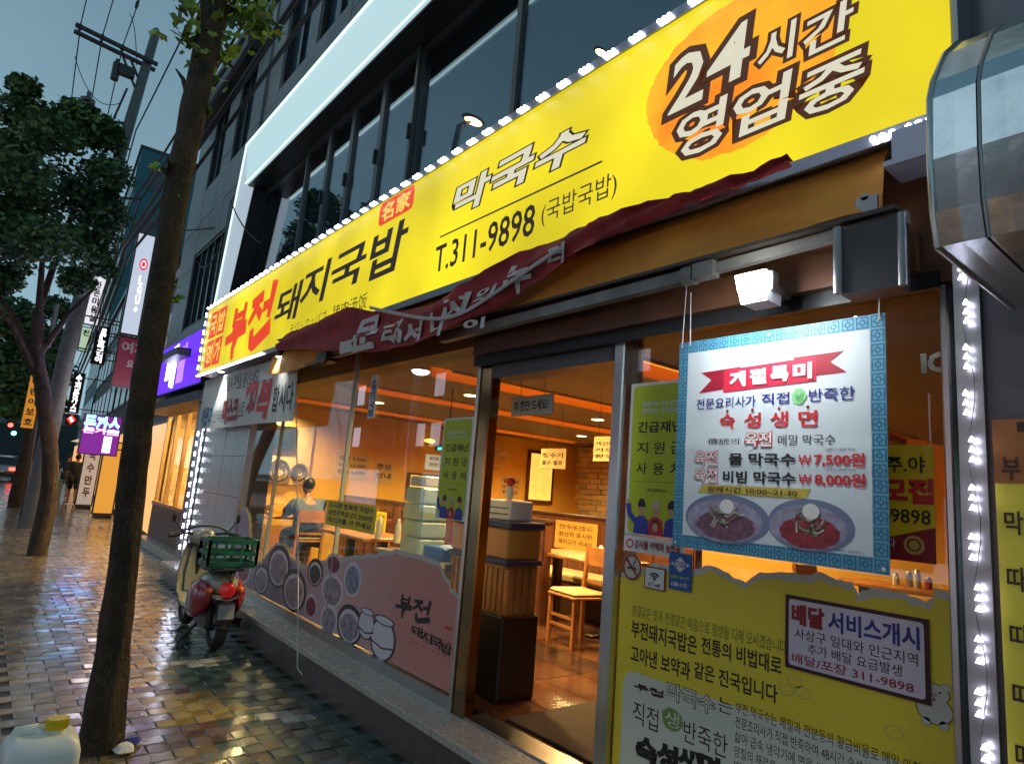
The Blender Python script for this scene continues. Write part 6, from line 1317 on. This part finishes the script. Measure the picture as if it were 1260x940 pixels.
MB().rings([oval(-.16, 0, .62, .03, .03), oval(-.12, 0, .62, .10, .07), oval(0, 0, .63, .15, .11), oval(.2, 0, .62, .16, .13), oval(.42, 0, .58, .15, .13), oval(.52, 0, .52, .10, .1)]).build('tail_body', CRM, sct)
for s in (-1, 1):
    MB().rings([oval(-.10, s*.13, .55, .02, .03), oval(-.03, s*.16, .51, .06, .14), oval(.14, s*.185, .48, .075, .19), oval(.32, s*.185, .45, .07, .18), oval(.46, s*.15, .43, .04, .11), oval(.54, s*.12, .40, .015, .04)]).build('side_panel', RDP, sct)
    MB().ell(Q(-.09, s*.15, .585), .04, .035, .03, 10, 6).build('indicator', mat('amber_lens', (.6, .12, .02), .15), sct)
MB().ell(Q(-.17, 0, .60), .045, .075, .068, 14, 8).build('tail_light', mat('red_lens', (.35, .01, .01), .1, coat=1, emit=(.5, .01, .01), es=.25), sct)
MB().tube([Q(-.18, -.11, .53), Q(-.20, 0, .50), Q(-.18, .11, .53)], .012, 8).build('bumper_bar', CHR, sct)
MB().cbox(Q(-.08, -.08, .26), Q(-.22, .08, .50), .02).build('mudguard', BLACK, sct)
MB().box(Q(-.222, -.075, .33), Q(-.228, .075, .47)).build('number_plate', mat('plate_white', (.3, .32, .34), .5), sct)
MB().cbox(Q(-.02, -.12, .18), Q(.48, .12, .42), .03).build('engine', BLACK, sct)
MB().tube([Q(.3, .18, .2), Q(.1, .2, .22), Q(-.20, .22, .27)], [.04, .06, .055], 12).cyl(Q(-.205, .22, .27), .03, .01, 10, ax='x').build('exhaust', mat('exhaust_steel', (.08, .08, .085), .3, metal=.8), sct)
MB().rings([oval(.05, 0, .755, .10, .03), oval(.15, 0, .765, .135, .045), oval(.45, 0, .75, .13, .05), oval(.6, 0, .72, .07, .03)]).build('seat', BLACK, sct)
for s in (-1, 1): MB().tube([Q(.1, s*.09, .72), Q(-.05, s*.10, .78), Q(-.22, s*.10, .80)], .012, 6).build('rack_bar', DARK, sct)
for dx in (-.2, -.08): MB().tube([Q(dx, -.12, .80), Q(dx, .12, .80)], .010, 6).build('rack_bar', DARK, sct)
MB().cbox(Q(.50, -.15, .26), Q(.98, .15, .32), .02).build('floorboard', CRM, sct)
sh = [[Q(dx+b2, w2*u*.5, z) for u in (-1, -.6, 0, .6, 1)] for dx, w2, z, b2 in ((.90, .30, .28, 0), (.98, .40, .42, 0), (1.0, .42, .60, 0), (1.0, .37, .76, 0), (1.03, .30, .90, 0), (1.05, .18, .97, 0))]
for r_ in sh: r_[2] += V((-.07, 0, 0)); r_[1] += V((-.045, 0, 0)); r_[3] += V((-.045, 0, 0))
sheet(sh, 'leg_shield', CRM, sct, d=(-.03, 0, 0)); sheet([[p+V((.028, 0, 0)) for p in r_[1:4]] for r_ in sh[1:5]], 'inner_panel', CRM, sct, d=(-.012, 0, 0))
MB().rings([oval(1.02, 0, .38, .05, .04), oval(1.12, 0, .46, .09, .05), oval(1.24, 0, .48, .09, .05), oval(1.38, 0, .42, .07, .05), oval(1.46, 0, .34, .02, .02)]).build('front_mudguard', CRM, sct)
for s in (-1, 1): MB().tube([Q(1.22, s*.07, .22), Q(1.12, s*.06, .6)], .018, 8).build('fork', CHR, sct)
MB().tube([Q(1.1, 0, .45), Q(1.0, 0, 1.0)], .03, 10).build('steering_column', DARK, sct)
MB().ell(Q(1.02, 0, 1.0), .10, .13, .09, 14, 8).build('headset', CRM, sct); MB().cyl(Q(.93, 0, 1.03), .05, .01, 14, ax='x').build('speedometer', mat('dial', (.3, .3, .32), .2), sct); MB().ell(Q(1.12, 0, 1.0), .04, .08, .08, 12, 6).build('headlight', CHR, sct)
hb = MB().tube([Q(.90, -.36, 1.02), Q(.94, -.24, 1.05), Q(1.0, -.1, 1.04), Q(1.0, .1, 1.04), Q(.94, .24, 1.05), Q(.90, .36, 1.02)], .014, 8).build('handlebar', DARK, sct)
for s in (-1, 1):
    MB().tube([Q(.885, s*.38, 1.02), Q(.92, s*.26, 1.045)], .022, 10).build('grip', BLACK, hb); MB().tube([Q(.96, s*.37, 1.04), Q(.99, s*.22, 1.05)], .007, 6).build('brake_lever', ALU, hb)
    mi = MB().tube([Q(.95, s*.24, 1.05), Q(.95, s*.30, 1.14), Q(.95, s*.34, 1.2)], .007, 6).build('mirror', BLACK, sct); MB().ell(Q(.95, s*.345, 1.22), .012, .022, .05, 12, 6).build('mirror_head', BLACK, mi)
MB().tube([Q(.98, -.25, 1.06), Q(.88, -.12, 1.13), Q(.86, 0, 1.14), Q(.90, .14, 1.12), Q(.98, .26, 1.06)], .010, 6).build('cable', BLACK, sct)
MB().tube([Q(.35, -.1, .2), Q(.28, -.28, .02), Q(.20, -.30, .012)], .012, 6).build('side_stand', DARK, sct)
# green crate
GR = mat('green_crate_plastic', (.012, .11, .075), .4)
cr0 = thing('crate', 'dark green plastic bottle crate strapped on the back of the scooter', 'crate', Q(.02, 0, .815)); w_, d_, h_ = .40, .30, .27
cx_, cy_, cz_ = Q(-.02, 0, .815); w_, d_, h_ = .42, .30, .25; 
MB().box((cx_-d_/2, cy_-w_/2, cz_), (cx_+d_/2, cy_+w_/2, cz_+.02)).build('bottom', GR, cr0)
def cside(P0, P1, nw_, inset):
    P0 = V(P0); P1 = V(P1)
    for z in (.035, h_/2, h_-.02): MB().bar(P0+V((0, 0, z)), P1+V((0, 0, z)), .018, .035 if z < h_-.03 else .04).build('rail', GR, cr0)
    for i in range(nw_+1): q = P0.lerp(P1, i/nw_); MB().bar(q+V((0, 0, .02)), q+V((0, 0, h_-.01)), .022, .020).build('upright', GR, cr0)
c4 = [(cx_-d_/2, cy_-w_/2, cz_), (cx_+d_/2, cy_-w_/2, cz_), (cx_+d_/2, cy_+w_/2, cz_), (cx_-d_/2, cy_+w_/2, cz_)]
for i in range(4): cside(c4[i], c4[(i+1) % 4], 3 if i % 2 else 2, 0)
MB().tube([(cx_+.16, cy_-.05, cz_), (cx_+.17, cy_, cz_-.12), (cx_+.16, cy_+.05, cz_)], .008, 6).build('strap', BLACK, cr0)

# ================================================================== JERRYCAN
jc = onZ(70, 884, .42); jx, jy = jc.x-.0, jc.y-.04
can = thing('jerrycan', 'white translucent plastic jerrycan with a yellow cap at the bottom left corner', 'jerrycan', (jx, jy, 0))
M_PL = mat('milky_plastic', (.80, .83, .80), .35, var=.08, scale=6, bump=.08, spec=.6)
def rr(z, hx, hy, c_): return [(jx+sx_*(hx-c_+c_*math.cos(math.radians(a))), jy+sy_*(hy-c_+c_*math.sin(math.radians(a))), z) for hx, hy in ((hx*.95, hy*.80),) for sx_, sy_, aa in ((1, 1, (0, 30, 60, 90)), (-1, 1, (90, 60, 30, 0)), (-1, -1, (0, 30, 60, 90)), (1, -1, (90, 60, 30, 0))) for a in aa]
MB().rings([rr(0, .12, .165, .03), rr(.02, .135, .18, .035), rr(.12, .135, .18, .035), rr(.13, .128, .172, .035), rr(.16, .128, .172, .035), rr(.17, .135, .18, .035), rr(.30, .135, .18, .035), rr(.345, .12, .165, .04), rr(.365, .09, .13, .04)]).build('body', M_PL, can)
MB().tube([(jx-.02, jy-.11, .35), (jx-.02, jy-.10, .382), (jx-.02, jy-.03, .385), (jx-.02, jy-.01, .36)], .022, 10).build('handle', M_PL, can)
MB().cyl((jx, jy+.045, .364), .030, .03, 18).build('neck', M_PL, can); MB().cyl((jx, jy+.045, .38), .042, .045, 20).build('cap', mat('yellow_cap', (.75, .55, .01), .35), can)
for i in range(16): a = 2*PI*i/16; MB().bar((jx+.043*math.cos(a), jy+.045+.043*math.sin(a), .382), (jx+.043*math.cos(a), jy+.045+.043*math.sin(a), .422), .006, .006).build('cap_rib', mat('yellow_cap'), can)
MB().poly([(jx+.137, jy-.10, .04), (jx+.137, jy-.02, .04), (jx+.137, jy-.02, .12), (jx+.137, jy-.10, .12)], (-.004, 0, 0)).build('label', mat('yellow_cap'), can)
# bits of litter on the pavement by the trunk
for i, (a, b_, nm_, lb, m_) in enumerate(((152, 925, 'plastic_cup', 'small pale crumpled cup on the pavement beside the near trunk', WHITE), (160, 915, 'blue_wrapper', 'small blue wrapper on the pavement beside the near trunk', mat('wrapper_blue', (.03, .05, .3), .4)), (124, 648, 'white_bag', 'flattened white bag on the pavement beyond the near trunk', WHITE))):
    q = onZ(a, b_, .01); m = MB(); n_ = 9
    m.rings([[(q.x+r_*math.cos(2*PI*j/n_)*(1+.3*random.random()), q.y+r_*math.sin(2*PI*j/n_)*(1+.3*random.random()), z_+.01*random.random()) for j in range(n_)] for r_, z_ in ((.03, .004), (.05, .02), (.03, .045))], smooth=False)
    tag(m.build(nm_, m_), lb, 'litter')

# ================================================================== ROAD TRAFFIC, FAR SIDE OF THE STREET
M_CARG = mat('car_glass', (.02, .025, .03), .08)
def make_car(x, y, paint, label, tail=True):
    t = thing('parked_car', label, 'car', (x, y, -.13), 'cars on the road'); o = V((x, y, -.13))
    P = lambda a, z: (a, z)
    prof = [(-2.1, .35), (-2.15, .6), (-2.05, .92), (-1.5, 1.0), (.9, .98), (1.9, .85), (2.1, .65), (2.12, .35)]
    m = MB().rings([[o+V((-a, w2*(.9 if z < .5 or z > .9 else 1), z)) for a, z in prof] for w2 in (-.88, -.84, .84, .88)], smooth=False); m.build('body', paint, t)
    cab_ = [(-1.55, .98), (-1.05, 1.42), (.2, 1.45), (.95, .98)]
    MB().rings([[o+V((-a, s_*(.80 if z < 1.1 else .64), z)) for a, z in cab_] for s_ in (-1, 1)], smooth=False).build('window', M_CARG, t); MB().rings([[o+V((-a, s_*.62, z)) for a, z in ((-1.0, 1.43), (-.95, 1.47), (.15, 1.49), (.25, 1.45))] for s_ in (-1, 1)], smooth=False).build('roof', paint, t)
    for a in (-1.35, 1.35):
        for s in (-1, 1): MB().cyl(o+V((-a, s*.86-.1, .32)), .32, .2, 18, ax='y').build('wheel', RUB, t)
    for s in (-1, 1):
        MB().cbox(o+V((2.08, s*.62-.16, .68)), o+V((2.16, s*.62+.16, .84)), .01).build('tail_light', glow('tail_red', (1, .04, .02), 9), t); MB().cbox(o+V((-2.14, s*.62-.14, .58)), o+V((-2.06, s*.62+.14, .72)), .01).build('headlight', glow('head_white', (1, .95, .85), 10), t)
    MB().box(o+V((2.13, -.25, .55)), o+V((2.17, .25, .67))).build('number_plate', WHITE, t); MB().cbox(o+V((2.1, -.85, .3)), o+V((2.2, .85, .5)), .02).build('bumper', BLACK, t)
CP = [mat('car_silver', (.35, .36, .38), .25, metal=.5, coat=.6), mat('car_white', (.6, .6, .6), .25, coat=.6), mat('car_black', (.02, .02, .022), .2, coat=.6)]
make_car(-52, .9, CP[0], 'silver car with red tail lights at the far left end of the street')
make_car(-64, 1.6, CP[2], 'dark car with red tail lights ahead of the silver one, far down the street')
make_car(-26, -3.0, CP[1], 'white car with lit tail lights on the road outside the left of the view')
make_car(-38, -1.8, CP[2], 'black car with lit tail lights further along the road')
# traffic light far away
tl = thing('traffic_light', 'red and green lit traffic light over the far road', 'traffic light', (-78, 3.2, -.1))
MB().tube([(-78, 3.4, -.1), (-78, 3.4, 5.6), (-78, .5, 5.8)], .09, 8).build('pole', DARK, tl)
for i, (q, g_) in enumerate(((onX(13, 523, -77.9), glow('light_red', (1, .03, .02), 12)), (onX(17, 533, -77.9), glow('light_green', (.1, 1, .6), 8)))):
    MB().cbox((-78.1, q.y-.3, q.z-.3), (-77.9, q.y+.3, q.z+.3), .03).build('case', BLACK, tl); MB().cyl((-77.9, q.y, q.z), .2, .05, 14, ax='x').build('lamp', g_, tl)
# buildings across the road (they show in the window reflections)
def opp(name, label, x0, x1, h, m_, lit, seed):
    rnd = random.Random(seed); t = thing(name, label, 'building', ((x0+x1)/2, -16, -.1)); y = -15.5
    MB().box((x0, y-8, -.12), (x1, y, h)).build('wall', m_, t)
    n_ = int((x1-x0)/1.7); fl_ = int((h-3.4)/3)
    for f in range(fl_):
        for i in range(n_):
            a = x0+.3+i*(x1-x0-.3)/n_; z = 3.9+f*3; on = rnd.random() < lit
            fr = MB().box((a, y-.02, z), (a+1.2, y+.04, z+1.5)).build('window', M_FRM, t)
            for k in range(2): MB().box((a+.06+k*.56, y+.041, z+.06), (a+.58+k*.56, y+.05, z+1.44)).build('pane', glow('far_lit_window', (.85, .85, 1), 1.6) if on else WG, fr)
    for i in range(max(1, n_//3)):
        a = x0+.4+i*5; MB().box((a, y+.001, .1), (min(a+4.4, x1-.2), y+.05, 2.4)).build('shop_window', rnd.choice([glow('opp_warm', (1, .6, .3), 1.2), glow('opp_cool', (.6, .8, 1), .9), WG]), t)
        MB().box((a, y+.001, 2.5), (min(a+4.4, x1-.2), y+.25, 3.3)).build('sign_board', rnd.choice([glow('opp_red', (.8, .05, .03), 1.0), glow('opp_white', (.8, .85, .9), 1.2), glow('opp_green', (.1, .7, .2), .8), mat('dull_sign', (.2, .2, .22), .5)]), t)
    MB().box((x0-.05, y-8.05, h), (x1+.05, y+.1, h+.4)).build('parapet', M_FRM, t)
opp('opposite_building', 'grey office block across the road with some lit windows', -44, -28, 13, mat('opp_grey', (.1, .1, .11), .7), .3, 3)
opp('opposite_building', 'dark shop building across the road, left of the brown one', -27.8, -16, 10, mat('opp_dark', (.05, .055, .06), .7), .25, 5)
opp('opposite_building', 'brown building directly across the road', -15.8, -4, 12.5, mat('opp_brown', (.09, .07, .055), .7), .3, 8)
opp('opposite_building', 'pale building across the road behind the camera', -3.8, 12, 9, mat('opp_pale', (.16, .16, .15), .7), .3, 11)
# street lamps
def lamp(label, x, y, h, yr):
    t = thing('street_lamp', label, 'street lamp', (x, y, -.13), 'orange street lamps'); MB().tube([(x, y, -.13), (x, y, h-1), (x, y+yr*.2, h-.3), (x, y+yr, h)], [.09, .07, .06, .04], 10).build('pole', ALU, t)
    MB().ell((x, y+yr, h), .14, .28, .06, 12, 6).build('lamp_head', ALU, t); MB().ell((x, y+yr, h-.04), .11, .2, .05, 12, 6).build('lens', glow('sodium_glow', (1, .55, .16), 40), t)
lamp('orange street lamp at the kerb whose light shows in the upper windows', -10.2, .1-1.0, 9.0, -.4)
lamp('orange street lamp on the far side of the road', -11.4, -7.6, 13.7, 1.6)
